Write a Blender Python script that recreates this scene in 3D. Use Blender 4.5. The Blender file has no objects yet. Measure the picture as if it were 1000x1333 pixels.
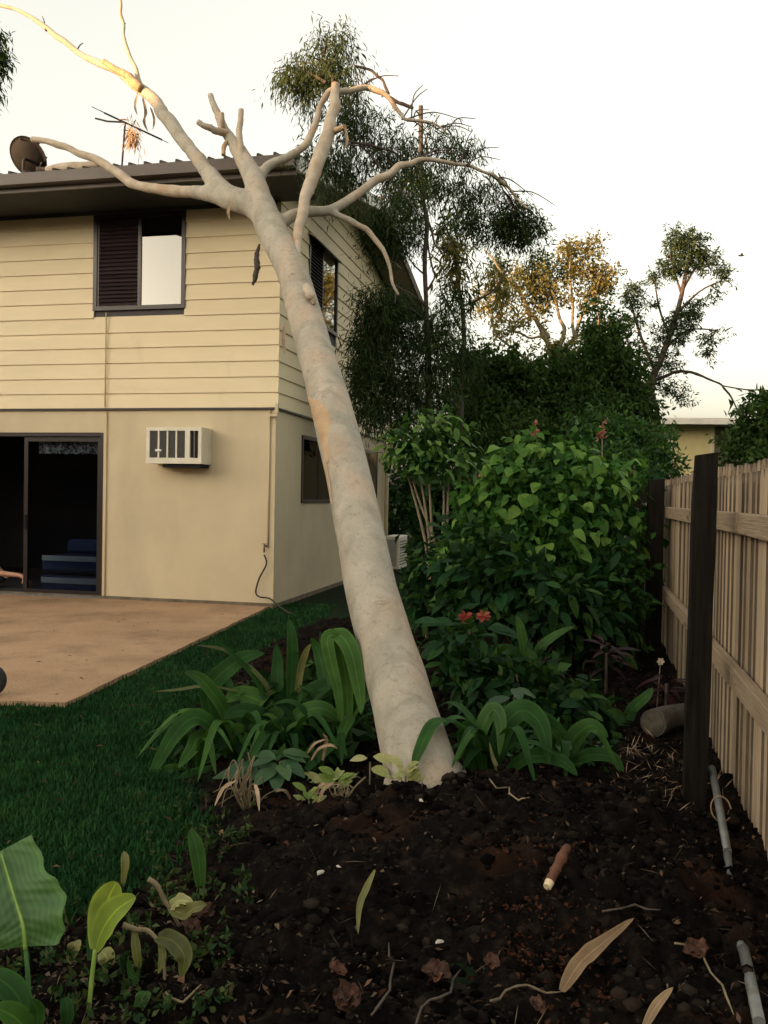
import bpy, math, random
import numpy as np
from mathutils import Vector, Matrix, noise

S = bpy.context.scene
COL = S.collection
R = math.radians
random.seed(7)
rng = np.random.default_rng(7)

# ------------------------------------------------------------------ camera, sky, sun, exposure
FPX, EYE = 1140.0, 1.5
PITCH, ROLL = R(-1.06), R(1.0)
cam_d = bpy.data.cameras.new('camera')
cam = bpy.data.objects.new('camera', cam_d)
COL.objects.link(cam)
cam_d.sensor_fit = 'VERTICAL'
cam_d.sensor_height = 36.0
cam_d.lens = FPX / 1333.0 * 36.0
cam_d.clip_start = 0.05
cam_d.clip_end = 2000.0
_f = Vector((0, math.cos(PITCH), math.sin(PITCH)))
_r0 = Vector((1, 0, 0))
_u0 = _r0.cross(_f)
_r = _r0 * math.cos(ROLL) + _u0 * math.sin(ROLL)
_u = -_r0 * math.sin(ROLL) + _u0 * math.cos(ROLL)
m = Matrix((_r, _u, -_f)).transposed().to_4x4()
m.translation = (0, 0, EYE)
cam.matrix_world = m
S.camera = cam

HA = math.atan(255 / 1140)                       # heading of the house side wall
HV = Vector((math.sin(HA), math.cos(HA), 0))     # along the side wall, away
HX = Vector((math.cos(HA), -math.sin(HA), 0))    # along the front wall, to the right

SUN_EL = R(4.2)                                   # last sun, from behind on the left
_sd = Vector((-.85, -.53, 0)).normalized()
SUN_DIR = Vector((_sd.x * math.cos(SUN_EL), _sd.y * math.cos(SUN_EL), math.sin(SUN_EL)))
world = bpy.data.worlds.new('World')
S.world = world
world.use_nodes = True
wn, wl = world.node_tree.nodes, world.node_tree.links
wn.clear()
sky = wn.new('ShaderNodeTexSky')
sky.sky_type = 'NISHITA'
sky.sun_disc = False
sky.sun_elevation = SUN_EL
sky.sun_rotation = math.atan2(SUN_DIR.x, SUN_DIR.y)
sky.air_density = 1.0
sky.dust_density = 6.0
sky.ozone_density = 1.0
hsv = wn.new('ShaderNodeHueSaturation')
hsv.inputs['Saturation'].default_value = 0.30
gam = wn.new('ShaderNodeGamma')
gam.inputs['Gamma'].default_value = 0.75
wl.new(sky.outputs[0], gam.inputs['Color'])
wl.new(gam.outputs[0], hsv.inputs['Color'])
tint = wn.new('ShaderNodeMix')
tint.data_type = 'RGBA'
tint.blend_type = 'MULTIPLY'
tint.inputs[0].default_value = 1.0
wl.new(hsv.outputs[0], tint.inputs[6])
tint.inputs[7].default_value = (1.0, 0.935, 0.81, 1)
bg = wn.new('ShaderNodeBackground')
bg.inputs['Strength'].default_value = 0.15
wl.new(tint.outputs[2], bg.inputs['Color'])
wo = wn.new('ShaderNodeOutputWorld')
wl.new(bg.outputs[0], wo.inputs['Surface'])

sun_d = bpy.data.lights.new('sun', 'SUN')
sun_d.energy = 2.0
sun_d.angle = R(0.6)
sun_d.color = (1.0, 0.56, 0.24)
sun = bpy.data.objects.new('sun', sun_d)
COL.objects.link(sun)
sun.location = (-20, 10, 20)
sun.rotation_euler = SUN_DIR.to_track_quat('Z', 'Y').to_euler()

S.view_settings.view_transform = 'Standard'
S.view_settings.look = 'None'
S.view_settings.gamma = 1.0
S.view_settings.exposure = 3.0
S.view_settings.use_curve_mapping = False
S.render.engine = 'CYCLES'
S.cycles.use_denoising = True
S.cycles.max_bounces = 8
S.cycles.transparent_max_bounces = 8


# ------------------------------------------------------------------ helpers
def ray(px, py):
    return _r * ((px - 500) / FPX) + _u * ((666.5 - py) / FPX) + _f


def P(px, py, Y):                                 # a point of the place that lies Y metres ahead
    d = ray(px, py)
    return Vector((0, 0, EYE)) + d * (Y / d.y)


def G(px, py, z=0.0):                             # the ground point under that line of sight
    d = ray(px, py)
    return Vector((0, 0, EYE)) + d * ((z - EYE) / d.z)


def wpx(w, Y):                                    # width in photograph pixels -> metres at Y
    return w * Y / FPX


OFF = {}


def link(o, parent=None):
    COL.objects.link(o)
    if parent is not None:
        o.parent = parent
        OFF[o.name] = OFF.get(parent.name, Vector((0, 0, 0)))
    return o


def tag(o, label=None, cat=None, group=None, kind=None):
    if label:
        o['label'] = label
    if cat:
        o['category'] = cat
    if group:
        o['group'] = group
    if kind:
        o['kind'] = kind
    return o


def thing(name, label, cat, loc=(0, 0, 0), rotz=0.0, group=None):
    o = bpy.data.objects.new(name, None)
    o.empty_display_size = 0.2
    COL.objects.link(o)
    o.location = loc
    o.rotation_euler = (0, 0, rotz)
    OFF[o.name] = Vector(loc)
    tag(o, label, cat, group)
    return o


class MB:
    """collects shapes; build() links them as one mesh object"""

    def __init__(self):
        self.v, self.f = [], []

    def add(self, vs, fs):
        b = len(self.v)
        self.v += [tuple(p) for p in vs]
        self.f += [tuple(i + b for i in q) for q in fs]

    def box(self, x0, x1, y0, y1, z0, z1):
        self.add([(x0, y0, z0), (x1, y0, z0), (x1, y1, z0), (x0, y1, z0),
                  (x0, y0, z1), (x1, y0, z1), (x1, y1, z1), (x0, y1, z1)],
                 [(3, 2, 1, 0), (4, 5, 6, 7), (0, 1, 5, 4), (1, 2, 6, 5), (2, 3, 7, 6), (3, 0, 4, 7)])

    def bbox(self, x0, x1, y0, y1, z0, z1, b=0.01):
        """box with bevelled vertical and horizontal edges"""
        vs, idx = [], {}
        xs, ys, zs = (x0, x1), (y0, y1), (z0, z1)
        for i in (0, 1):
            for j in (0, 1):
                for k in (0, 1):
                    sx, sy, sz = (1, -1)[i], (1, -1)[j], (1, -1)[k]
                    idx[i, j, k] = len(vs)
                    vs += [(xs[i], ys[j] + sy * b, zs[k] + sz * b),
                           (xs[i] + sx * b, ys[j], zs[k] + sz * b),
                           (xs[i] + sx * b, ys[j] + sy * b, zs[k])]
        I = lambda i, j, k, a: idx[i, j, k] + a
        fs = []
        for i in (0, 1):
            q = [I(i, 0, 0, 0), I(i, 1, 0, 0), I(i, 1, 1, 0), I(i, 0, 1, 0)]
            fs.append(q if i else q[::-1])
            q = [I(0, i, 0, 1), I(1, i, 0, 1), I(1, i, 1, 1), I(0, i, 1, 1)]
            fs.append(q[::-1] if i else q)
            q = [I(0, 0, i, 2), I(1, 0, i, 2), I(1, 1, i, 2), I(0, 1, i, 2)]
            fs.append(q if i else q[::-1])
        for a in (0, 1):
            for c in (0, 1):
                fs.append([I(0, a, c, 1), I(1, a, c, 1), I(1, a, c, 2), I(0, a, c, 2)])
                fs.append([I(a, 0, c, 0), I(a, 1, c, 0), I(a, 1, c, 2), I(a, 0, c, 2)])
                fs.append([I(a, c, 0, 0), I(a, c, 1, 0), I(a, c, 1, 1), I(a, c, 0, 1)])
        for i in (0, 1):
            for j in (0, 1):
                for k in (0, 1):
                    fs.append([I(i, j, k, 0), I(i, j, k, 1), I(i, j, k, 2)])
        self.add(vs, fs)

    def prism(self, prof, axis, a0, a1):
        """2-D profile extruded along an axis; profile coordinates are the two other axes in order"""
        n = len(prof)

        def pt(p, a):
            q = list(p)
            q.insert(axis, a)
            return tuple(q)
        vs = [pt(p, a0) for p in prof] + [pt(p, a1) for p in prof]
        fs = [tuple(range(n))[::-1], tuple(range(n, 2 * n))]
        for i in range(n):
            j = (i + 1) % n
            fs.append((i, j, n + j, n + i))
        self.add(vs, fs)

    def tube(self, pts, rads, sides=8, sub=3, wob=0.0, smooth=True, cap=True, seed=0.0):
        pts = [Vector(p) for p in pts]
        if not hasattr(rads, '__len__'):
            rads = [rads] * len(pts)
        P2, R2 = [], []
        n = len(pts)
        for i in range(n - 1):
            p0, p1, p2, p3 = pts[max(i - 1, 0)], pts[i], pts[i + 1], pts[min(i + 2, n - 1)]
            for s in range(sub):
                t = s / sub
                if smooth:
                    q = 0.5 * ((2 * p1) + (p2 - p0) * t + (2 * p0 - 5 * p1 + 4 * p2 - p3) * t * t
                               + (3 * p1 - p0 - 3 * p2 + p3) * t ** 3)
                else:
                    q = p1.lerp(p2, t)
                P2.append(q)
                R2.append(rads[i] * (1 - t) + rads[i + 1] * t)
        P2.append(pts[-1])
        R2.append(rads[-1])
        t0 = (P2[1] - P2[0]).normalized()
        nrm = t0.orthogonal().normalized()
        vs, fs = [], []
        L = len(P2)
        for i in range(L):
            t = (P2[min(i + 1, L - 1)] - P2[max(i - 1, 0)])
            t = t.normalized() if t.length > 1e-9 else t0
            nrm = (nrm - t * nrm.dot(t))
            nrm = nrm.normalized() if nrm.length > 1e-6 else t.orthogonal().normalized()
            bi = t.cross(nrm)
            for k in range(sides):
                a = 2 * math.pi * k / sides
                r = R2[i]
                if wob:
                    d = nrm * math.cos(a) + bi * math.sin(a)
                    q = P2[i] + d * r
                    r *= 1 + wob * noise.noise(q * (0.35 / max(R2[i], 0.004)) + Vector((seed, 0, 0)))
                vs.append(P2[i] + (nrm * math.cos(a) + bi * math.sin(a)) * r)
            t0 = t
        for i in range(L - 1):
            for k in range(sides):
                k2 = (k + 1) % sides
                fs.append((i * sides + k, i * sides + k2, (i + 1) * sides + k2, (i + 1) * sides + k))
        if cap:
            fs.append(tuple(range(sides))[::-1])
            fs.append(tuple(range((L - 1) * sides, L * sides)))
        self.add(vs, fs)

    def mesh(self, name, mat, off=None, smooth=False):
        me = bpy.data.meshes.new(name)
        vs = self.v
        if off is not None and off.length > 0:
            vs = [(x - off.x, y - off.y, z - off.z) for x, y, z in vs]
        me.from_pydata(vs, [], self.f)
        if mat is not None:
            me.materials.append(mat)
        if smooth:
            me.polygons.foreach_set('use_smooth', [len(p) <= 4 for p in self.f])
        me.update()
        return me

    def build(self, name, mat, parent=None, world=False, smooth=False):
        off = OFF.get(parent.name) if (world and parent is not None) else None
        o = bpy.data.objects.new(name, self.mesh(name, mat, off, smooth))
        return link(o, parent)


def quads_mesh(name, V, nper, mat, parent=None, smooth=False, faces=None):
    """many alike faces at once; V is (N*nper, 3) in world coordinates"""
    V = np.asarray(V, dtype=np.float32).reshape(-1, 3)
    if parent is not None:
        V = V - np.array(OFF[parent.name], dtype=np.float32)
    N = len(V) // nper
    faces = np.array(faces if faces is not None else [[0, 1, 2, 3]])
    idx = (np.arange(N)[:, None, None] * nper + faces[None]).reshape(-1, faces.shape[1])
    me = bpy.data.meshes.new(name)
    me.vertices.add(len(V))
    me.vertices.foreach_set('co', V.ravel())
    nf, k = idx.shape
    me.loops.add(nf * k)
    me.loops.foreach_set('vertex_index', idx.ravel().astype(np.int32))
    me.polygons.add(nf)
    me.polygons.foreach_set('loop_start', np.arange(0, nf * k, k, dtype=np.int32))
    me.polygons.foreach_set('loop_total', np.full(nf, k, dtype=np.int32))
    if smooth:
        me.polygons.foreach_set('use_smooth', np.ones(nf, dtype=bool))
    me.materials.append(mat)
    me.update(calc_edges=True)
    o = bpy.data.objects.new(name, me)
    return link(o, parent)


# ------------------------------------------------------------------ materials
MATS = {}


def nt(name):
    mt = bpy.data.materials.new(name)
    mt.use_nodes = True
    t = mt.node_tree
    t.nodes.clear()
    out = t.nodes.new('ShaderNodeOutputMaterial')
    MATS[name] = mt
    return mt, t.nodes, t.links, out


def ramp(N, stops):
    r = N.new('ShaderNodeValToRGB')
    while len(r.color_ramp.elements) < len(stops):
        r.color_ramp.elements.new(0.5)
    for e, (p, c) in zip(r.color_ramp.elements, stops):
        e.position = p
        e.color = (*c, 1)
    return r


def mix(N, L, fac, a, b, mode='MIX'):
    n = N.new('ShaderNodeMix')
    n.data_type = 'RGBA'
    n.blend_type = mode
    for sock, val in ((n.inputs[0], fac), (n.inputs[6], a), (n.inputs[7], b)):
        if hasattr(val, 'links') or hasattr(val, 'is_linked'):
            L.new(val, sock)
        elif isinstance(val, tuple):
            sock.default_value = (*val, 1)
        else:
            sock.default_value = val
    return n.outputs[2]


def tex(N, L, scale, detail=4, rough=0.55, stretch=None, coord='Object', dist=0.0):
    tc = N.new('ShaderNodeTexCoord')
    src = tc.outputs[coord]
    if stretch:
        mp = N.new('ShaderNodeMapping')
        mp.inputs['Scale'].default_value = stretch
        L.new(src, mp.inputs['Vector'])
        src = mp.outputs[0]
    n = N.new('ShaderNodeTexNoise')
    n.inputs['Scale'].default_value = scale
    n.inputs['Detail'].default_value = detail
    n.inputs['Roughness'].default_value = rough
    n.inputs['Distortion'].default_value = dist
    L.new(src, n.inputs['Vector'])
    return n.outputs['Fac']


def pmat(name, stops, scale=3.0, rough=0.6, metal=0.0, stretch=None, bump=0.0, bscale=None, detail=5, spec=0.4,
         rand=0.0, second=None):
    """principled material whose colour runs over a noise ramp; rand varies it from object to object"""
    mt, N, L, out = nt(name)
    b = N.new('ShaderNodeBsdfPrincipled')
    L.new(b.outputs[0], out.inputs[0])
    b.inputs['Roughness'].default_value = rough
    b.inputs['Metallic'].default_value = metal
    b.inputs['Specular IOR Level'].default_value = spec
    if len(stops) == 1:
        c = N.new('ShaderNodeRGB')
        c.outputs[0].default_value = (*stops[0][1], 1)
        col = c.outputs[0]
    else:
        r = ramp(N, stops)
        L.new(tex(N, L, scale, detail, stretch=stretch), r.inputs[0])
        col = r.outputs[0]
    if second:                                   # (scale, lo, hi, colour, stretch): marks with a shape of their own
        sc, lo, hi, c2, st2 = second
        r2 = ramp(N, [(lo, (0, 0, 0)), (hi, (1, 1, 1))])
        L.new(tex(N, L, sc, 5, stretch=st2), r2.inputs[0])
        col = mix(N, L, r2.outputs[0], col, c2)
    if rand:
        oi = N.new('ShaderNodeObjectInfo')
        h = N.new('ShaderNodeHueSaturation')
        mr = N.new('ShaderNodeMapRange')
        mr.inputs['To Min'].default_value = 1 - rand
        mr.inputs['To Max'].default_value = 1 + rand
        L.new(oi.outputs['Random'], mr.inputs[0])
        L.new(mr.outputs[0], h.inputs['Value'])
        L.new(col, h.inputs['Color'])
        col = h.outputs[0]
    L.new(col, b.inputs['Base Color'])
    if bump:
        bp = N.new('ShaderNodeBump')
        bp.inputs['Strength'].default_value = bump
        bp.inputs['Distance'].default_value = 0.02
        L.new(tex(N, L, bscale or scale * 4, 6, stretch=stretch), bp.inputs['Height'])
        L.new(bp.outputs[0], b.inputs['Normal'])
    return mt


def leafmat(name, a, b, c=None, trans=0.35, rough=0.5, spec=0.3, island=True, veins=False, patch=False):
    """leaf: colour differs from leaf to leaf, light shines through a little"""
    mt, N, L, out = nt(name)
    c = c or b
    r = ramp(N, [(0.0, a), (0.55, b), (1.0, c)])
    if island:
        g = N.new('ShaderNodeNewGeometry')
        L.new(g.outputs['Random Per Island'], r.inputs[0])
    else:
        g = N.new('ShaderNodeObjectInfo')
        L.new(g.outputs['Random'], r.inputs[0])
    col = r.outputs[0]
    n2 = ramp(N, [(0.3, (0.72, 0.72, 0.72)), (0.7, (1.2, 1.2, 1.2))])
    L.new(tex(N, L, 9.0, 3), n2.inputs[0])
    col = mix(N, L, 1.0, col, n2.outputs[0], 'MULTIPLY')
    if patch:
        n3 = ramp(N, [(0.32, (.62, .68, .7)), (0.52, (1, 1, 1)), (.72, (1.55, 1.3, 1.1))])
        L.new(tex(N, L, 1.6, 6, .65), n3.inputs[0])
        col = mix(N, L, 1.0, col, n3.outputs[0], 'MULTIPLY')
    at_ = N.new('ShaderNodeAttribute')
    at_.attribute_name = 'across'
    dv = N.new('ShaderNodeMath')
    dv.operation = 'MULTIPLY'
    dv.inputs[1].default_value = 1 / 3.2
    L.new(at_.outputs['Fac'], dv.inputs[0])
    rv = ramp(N, [(0.0, (1, 1, 1)), (0.30, (1, 1, 1)), (.33, (1.3, 1.25, 1.1)), (.40, (.9, .9, .9)), (.595, (.85, .85, .85)), (.618, (1.55, 1.5, 1.25)),
                  (.632, (1.55, 1.5, 1.25)), (.655, (.85, .85, .85)), (.86, (.95, .95, .95)), (.93, (1.3, 1.25, 1.1))])
    L.new(dv.outputs[0], rv.inputs[0])
    col = mix(N, L, 1.0, col, rv.outputs[0], 'MULTIPLY')
    sn = N.new('ShaderNodeMath')
    sn.operation = 'SINE'
    ml = N.new('ShaderNodeMath')
    ml.operation = 'MULTIPLY'
    ml.inputs[1].default_value = 46.0
    L.new(at_.outputs['Fac'], ml.inputs[0])
    L.new(ml.outputs[0], sn.inputs[0])
    m3 = N.new('ShaderNodeMath')
    m3.operation = 'MULTIPLY_ADD'
    m3.inputs[1].default_value = .10
    m3.inputs[2].default_value = 1.0
    L.new(sn.outputs[0], m3.inputs[0])
    col = mix(N, L, 1.0, col, m3.outputs[0], 'MULTIPLY')
    bs = N.new('ShaderNodeBsdfPrincipled')
    bs.inputs['Roughness'].default_value = rough
    bs.inputs['Specular IOR Level'].default_value = spec
    L.new(col, bs.inputs['Base Color'])
    if veins:
        bp = N.new('ShaderNodeBump')
        bp.inputs['Strength'].default_value = 0.2
        bp.inputs['Distance'].default_value = 0.004
        al = N.new('ShaderNodeAttribute')
        al.attribute_name = 'along'
        m4 = N.new('ShaderNodeMath')
        m4.operation = 'MULTIPLY'
        m4.inputs[1].default_value = 62.0
        L.new(al.outputs['Fac'], m4.inputs[0])
        w = N.new('ShaderNodeMath')
        w.operation = 'SINE'
        L.new(m4.outputs[0], w.inputs[0])
        m5 = N.new('ShaderNodeMath')
        m5.operation = 'MULTIPLY_ADD'
        m5.inputs[1].default_value = .05
        m5.inputs[2].default_value = 1.0
        L.new(w.outputs[0], m5.inputs[0])
        col = mix(N, L, 1.0, col, m5.outputs[0], 'MULTIPLY')
        L.new(col, bs.inputs['Base Color'])
        L.new(bp.outputs[0], bs.inputs['Normal'])
        L.new(w.outputs[0], bp.inputs['Height'])
    tr = N.new('ShaderNodeBsdfTranslucent')
    tcol = mix(N, L, 1.0, col, (1.3, 1.25, 0.55), 'MULTIPLY')
    L.new(tcol, tr.inputs['Color'])
    mx = N.new('ShaderNodeMixShader')
    mx.inputs[0].default_value = trans
    L.new(bs.outputs[0], mx.inputs[1])
    L.new(tr.outputs[0], mx.inputs[2])
    L.new(mx.outputs[0], out.inputs[0])
    return mt


def glassmat(name, dark, refl, rough=0.02):
    """window glass seen from outside: tinted pane with a strong mirror of the sky"""
    mt, N, L, out = nt(name)
    d = N.new('ShaderNodeBsdfTransparent')
    d.inputs['Color'].default_value = (*dark, 1)
    g = N.new('ShaderNodeBsdfGlossy')
    g.inputs['Roughness'].default_value = rough
    g.inputs['Color'].default_value = (0.96, 0.97, 0.94, 1)
    mx = N.new('ShaderNodeMixShader')
    mx.inputs[0].default_value = refl
    L.new(d.outputs[0], mx.inputs[1])
    L.new(g.outputs[0], mx.inputs[2])
    L.new(mx.outputs[0], out.inputs[0])
    return mt


W = lambda *c: c
M_board = pmat('weatherboard_paint', [(0.25, W(.68, .57, .365)), (0.75, W(.76, .645, .425))], 1.2, 0.55, stretch=(1, 1, 4),
               bump=.06, bscale=40, rand=.03, second=(2.2, .62, .80, W(.60, .50, .32), (1, 1, .6)))
M_wall = pmat('rendered_wall_paint', [(0.3, W(.54, .45, .30)), (0.72, W(.62, .52, .35))], 1.6, 0.75, bump=.12, bscale=60,
              second=(1.3, .52, .80, W(.48, .405, .27), (1, 1, .40)))
M_trim = pmat('cream_trim_paint', [(0.3, W(.52, .43, .27)), (0.7, W(.60, .50, .32))], 5, 0.5)
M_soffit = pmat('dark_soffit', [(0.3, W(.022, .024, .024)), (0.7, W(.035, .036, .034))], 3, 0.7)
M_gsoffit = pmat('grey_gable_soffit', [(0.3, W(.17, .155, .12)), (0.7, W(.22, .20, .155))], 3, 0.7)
M_gutter = pmat('brown_gutter', [(0.3, W(.05, .036, .028)), (0.7, W(.085, .062, .048))], 4, 0.4, stretch=(.3, 1, 1),
                second=(7, .6, .75, W(.14, .11, .085), (.3, 1, 1)))
M_barge = pmat('pale_barge_paint', [(0.3, W(.52, .50, .43)), (0.7, W(.62, .60, .52))], 5, 0.5)
M_roof = pmat('brown_metal_roof', [(0.3, W(.05, .036, .028)), (0.7, W(.09, .065, .05))], 2, 0.6, spec=.2)
M_frame = pmat('dark_brown_aluminium', [(0, W(.018, .012, .012)), (1, W(.028, .02, .02))], 6, 0.35)
M_louvre = pmat('dark_slat', [(0, W(.028, .018, .02)), (1, W(.045, .03, .032))], 6, 0.4, rand=.25)
M_pane = glassmat('mirror_glass', (.10, .11, .12), .13, .015)
M_pane2 = glassmat('tinted_glass', (.12, .13, .15), .10, .02)
M_pane3 = glassmat('side_glass', (.08, .09, .10), .55, .03)
M_screen = glassmat('screen_door_glass', (.55, .57, .62), .006, .05)
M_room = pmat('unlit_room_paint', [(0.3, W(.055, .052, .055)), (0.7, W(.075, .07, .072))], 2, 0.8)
M_blue = pmat('navy_fabric', [(0.3, W(.018, .034, .09)), (0.7, W(.03, .054, .13))], 20, 0.9, bump=.2)
M_bluew = pmat('pale_blue_trim', [(0.35, W(.22, .30, .34)), (0.65, W(.42, .5, .5))], 60, 0.9)
M_lace = pmat('reflection_lace', [(0.45, W(.12, .14, .13)), (0.55, W(.8, .85, .75))], 30, 0.9)
M_concrete = None
M_ac = pmat('aged_white_plastic', [(0.3, W(.62, .58, .46)), (0.7, W(.72, .68, .56))], 6, 0.45)
M_acg = pmat('grey_grille', [(0.3, W(.10, .10, .095)), (0.7, W(.16, .155, .145))], 30, 0.5)
M_black = pmat('black_rubber', [(0, W(.012, .012, .012)), (1, W(.02, .02, .02))], 10, 0.7)
M_darkmetal = pmat('dark_grey_metal', [(0.3, W(.012, .013, .015)), (0.7, W(.024, .023, .023))], 8, 0.7, spec=.1)
M_galv = pmat('galvanised_steel', [(0.3, W(.13, .135, .13)), (0.7, W(.22, .225, .215))], 12, 0.5, metal=.4,
              second=(9, .58, .72, W(.10, .075, .05), None))
M_paling = pmat('weathered_paling', [(0.25, W(.21, .155, .10)), (0.5, W(.32, .245, .163)), (0.75, W(.43, .34, .232))], 5.0, 0.85,
                stretch=(14, 14, .9), bump=.6, bscale=9, rand=.36, second=(2.0, .60, .80, W(.13, .105, .075), (3, 3, 1)))
M_rail = pmat('weathered_rail', [(0.25, W(.19, .135, .088)), (0.55, W(.28, .21, .14)), (0.8, W(.34, .265, .18))], 5.0, 0.85,
              stretch=(14, .7, 14), bump=.5, bscale=8, second=(6.0, .62, .72, W(.12, .085, .06), (2, .6, 2)))
M_post = pmat('old_dark_post', [(0.3, W(.006, .0052, .0042)), (0.6, W(.013, .011, .0085)), (0.85, W(.03, .025, .018))], 4.0, 0.95, spec=.1,
              stretch=(8, 8, .7), bump=.7, bscale=7)
M_hose = pmat('dark_hose', [(0, W(.02, .018, .015)), (1, W(.035, .03, .025))], 10, .5)
M_brass = pmat('brown_tap', [(0, W(.12, .07, .035)), (1, W(.2, .12, .06))], 10, .4, metal=.5)
M_skin = pmat('skin', [(0.3, W(.42, .22, .14)), (0.7, W(.50, .27, .18))], 8, .5)
M_shirt = pmat('dark_cloth', [(0, W(.02, .02, .025)), (1, W(.035, .035, .045))], 10, .9)
M_hair = pmat('dark_hair', [(0, W(.012, .009, .007)), (1, W(.02, .015, .012))], 30, .6)
M_deadleaf = pmat('dead_leaf', [(0.3, W(.025, .011, .006)), (0.55, W(.07, .026, .013)), (0.8, W(.13, .058, .03))], 24, .75, rand=.35, bump=.5, bscale=60)
M_straw = pmat('pale_dry_leaf', [(0.3, W(.20, .13, .075)), (0.7, W(.33, .235, .15))], 9, .75, rand=.25, bump=.4, bscale=40)
M_drystalk = pmat('dry_stalk', [(0.3, W(.12, .09, .05)), (0.7, W(.22, .17, .10))], 12, .8, rand=.3)
M_cutwood = pmat('fresh_cut_wood', [(0.3, W(.55, .44, .26)), (0.7, W(.68, .56, .36))], 14, .7)
M_redbark = pmat('red_brown_bark', [(0.3, W(.075, .03, .016)), (0.7, W(.15, .062, .032))], 16, .8, bump=.5)
M_log = pmat('grey_log', [(0.3, W(.035, .03, .024)), (0.7, W(.09, .078, .06))], 8, .9, bump=.8)
M_white = pmat('white_chip', [(0, W(.36, .32, .26)), (1, W(.5, .45, .38))], 10, .7)

# bark of the smooth gum: pale grey cream, pink and green blotches, dark scars
mt, N, L, out = nt('gum_bark')
b = N.new('ShaderNodeBsdfPrincipled')
b.inputs['Roughness'].default_value = .75
b.inputs['Specular IOR Level'].default_value = .2
L.new(b.outputs[0], out.inputs[0])
r = ramp(N, [(0.28, W(.27, .245, .195)), (0.48, W(.36, .325, .26)), (0.7, W(.44, .39, .315))])
L.new(tex(N, L, 5.0, 6, .65, stretch=(1, 1, .55), dist=.6), r.inputs[0])
rp = ramp(N, [(0.50, (0, 0, 0)), (0.72, (.6, .6, .6))])
L.new(tex(N, L, 2.6, 4, .6, stretch=(1.3, 1, .6)), rp.inputs[0])
col = mix(N, L, rp.outputs[0], r.outputs[0], W(.50, .345, .235))
rg = ramp(N, [(0.52, (0, 0, 0)), (0.72, (.6, .6, .6))])
mp2 = tex(N, L, 3.4, 5, .6, stretch=(1, 1.4, .7), dist=.8)
L.new(mp2, rg.inputs[0])
col = mix(N, L, rg.outputs[0], col, W(.20, .205, .145))
rs = ramp(N, [(0.56, (0, 0, 0)), (0.70, (.4, .4, .4))])
L.new(tex(N, L, 48.0, 4, .7, stretch=(1, 1, .7)), rs.inputs[0])
col = mix(N, L, rs.outputs[0], col, W(.17, .145, .11))
rq = ramp(N, [(0.63, (0, 0, 0)), (0.70, (.6, .6, .6))])
L.new(tex(N, L, 95.0, 3, .6), rq.inputs[0])
col = mix(N, L, rq.outputs[0], col, W(.10, .085, .068))
rw = ramp(N, [(0.58, (0, 0, 0)), (0.63, (.55, .55, .55)), (.68, (0, 0, 0))])
L.new(tex(N, L, 7.0, 6, .7, stretch=(1, 1, 1.6), dist=1.5), rw.inputs[0])
col = mix(N, L, rw.outputs[0], col, W(.20, .16, .12))
L.new(col, b.inputs['Base Color'])
bp = N.new('ShaderNodeBump')
bp.inputs['Strength'].default_value = .6
bp.inputs['Distance'].default_value = .012
L.new(tex(N, L, 26, 8, .75, stretch=(1, 1, .6)), bp.inputs['Height'])
L.new(bp.outputs[0], b.inputs['Normal'])
M_bark = mt
M_limb = pmat('gum_limb_bark', [(0.28, W(.30, .235, .165)), (0.5, W(.42, .345, .255)), (0.75, W(.52, .44, .34))], 6, .75, bump=.3,
              bscale=30, second=(4, .55, .72, W(.36, .22, .13), (1, 1, .7)))
M_orange = pmat('stripped_orange_bark', [(0.3, W(.34, .21, .11)), (0.7, W(.46, .33, .20))], 9, .8, bump=.4)
M_twig = pmat('dark_twig', [(0.3, W(.045, .033, .026)), (0.7, W(.085, .062, .048))], 10, .85)
M_shrubstem = pmat('shrub_stem', [(0.3, W(.12, .10, .065)), (0.7, W(.2, .165, .11))], 12, .85)

L_gum = leafmat('gum_leaf', W(.03, .052, .024), W(.052, .078, .036), W(.085, .11, .05), trans=.3, spec=.1)
L_weep = leafmat('weeping_leaf', W(0.0175, 0.035, 0.01386), W(0.03325, 0.0595, 0.02156), W(0.063, 0.098, 0.03388), trans=.25, spec=.05)
L_gold = leafmat('golden_leaf', W(.085, .085, .03), W(.16, .145, .05), W(.27, .235, .10), trans=.45, spec=.1)
L_pine = leafmat('pine_leaf', W(0.0225, 0.0425, 0.01875), W(0.0375, 0.0625, 0.02875), W(0.06875, 0.09375, 0.04), trans=.25, spec=.1)
L_dark = leafmat('dark_evergreen_leaf', W(0.0174, 0.0399, 0.0108), W(0.0348, 0.0693, 0.018), W(0.06525, 0.1092, 0.0288), trans=.28, spec=.05)
L_mid = leafmat('mid_green_leaf', W(0.01877, 0.05755, 0.01564), W(0.03754, 0.09894, 0.02346), W(0.06757, 0.1475, 0.03128), trans=.3, spec=.15)
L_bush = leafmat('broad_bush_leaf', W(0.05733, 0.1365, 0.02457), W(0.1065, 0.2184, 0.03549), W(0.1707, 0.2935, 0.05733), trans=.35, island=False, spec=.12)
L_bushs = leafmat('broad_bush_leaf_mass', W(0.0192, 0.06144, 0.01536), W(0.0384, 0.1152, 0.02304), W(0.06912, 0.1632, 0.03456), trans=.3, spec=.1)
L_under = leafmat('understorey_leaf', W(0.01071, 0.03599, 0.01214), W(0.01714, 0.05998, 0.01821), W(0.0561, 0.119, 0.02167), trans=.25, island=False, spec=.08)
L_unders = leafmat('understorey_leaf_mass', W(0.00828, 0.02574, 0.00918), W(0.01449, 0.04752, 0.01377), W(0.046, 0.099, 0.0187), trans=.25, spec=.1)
L_strap = leafmat('strap_leaf', W(0.01597, 0.05288, 0.01346), W(0.0284, 0.0859, 0.01958), W(0.06389, 0.1405, 0.02938), trans=.28, island=False, rough=.55, spec=.10)
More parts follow.
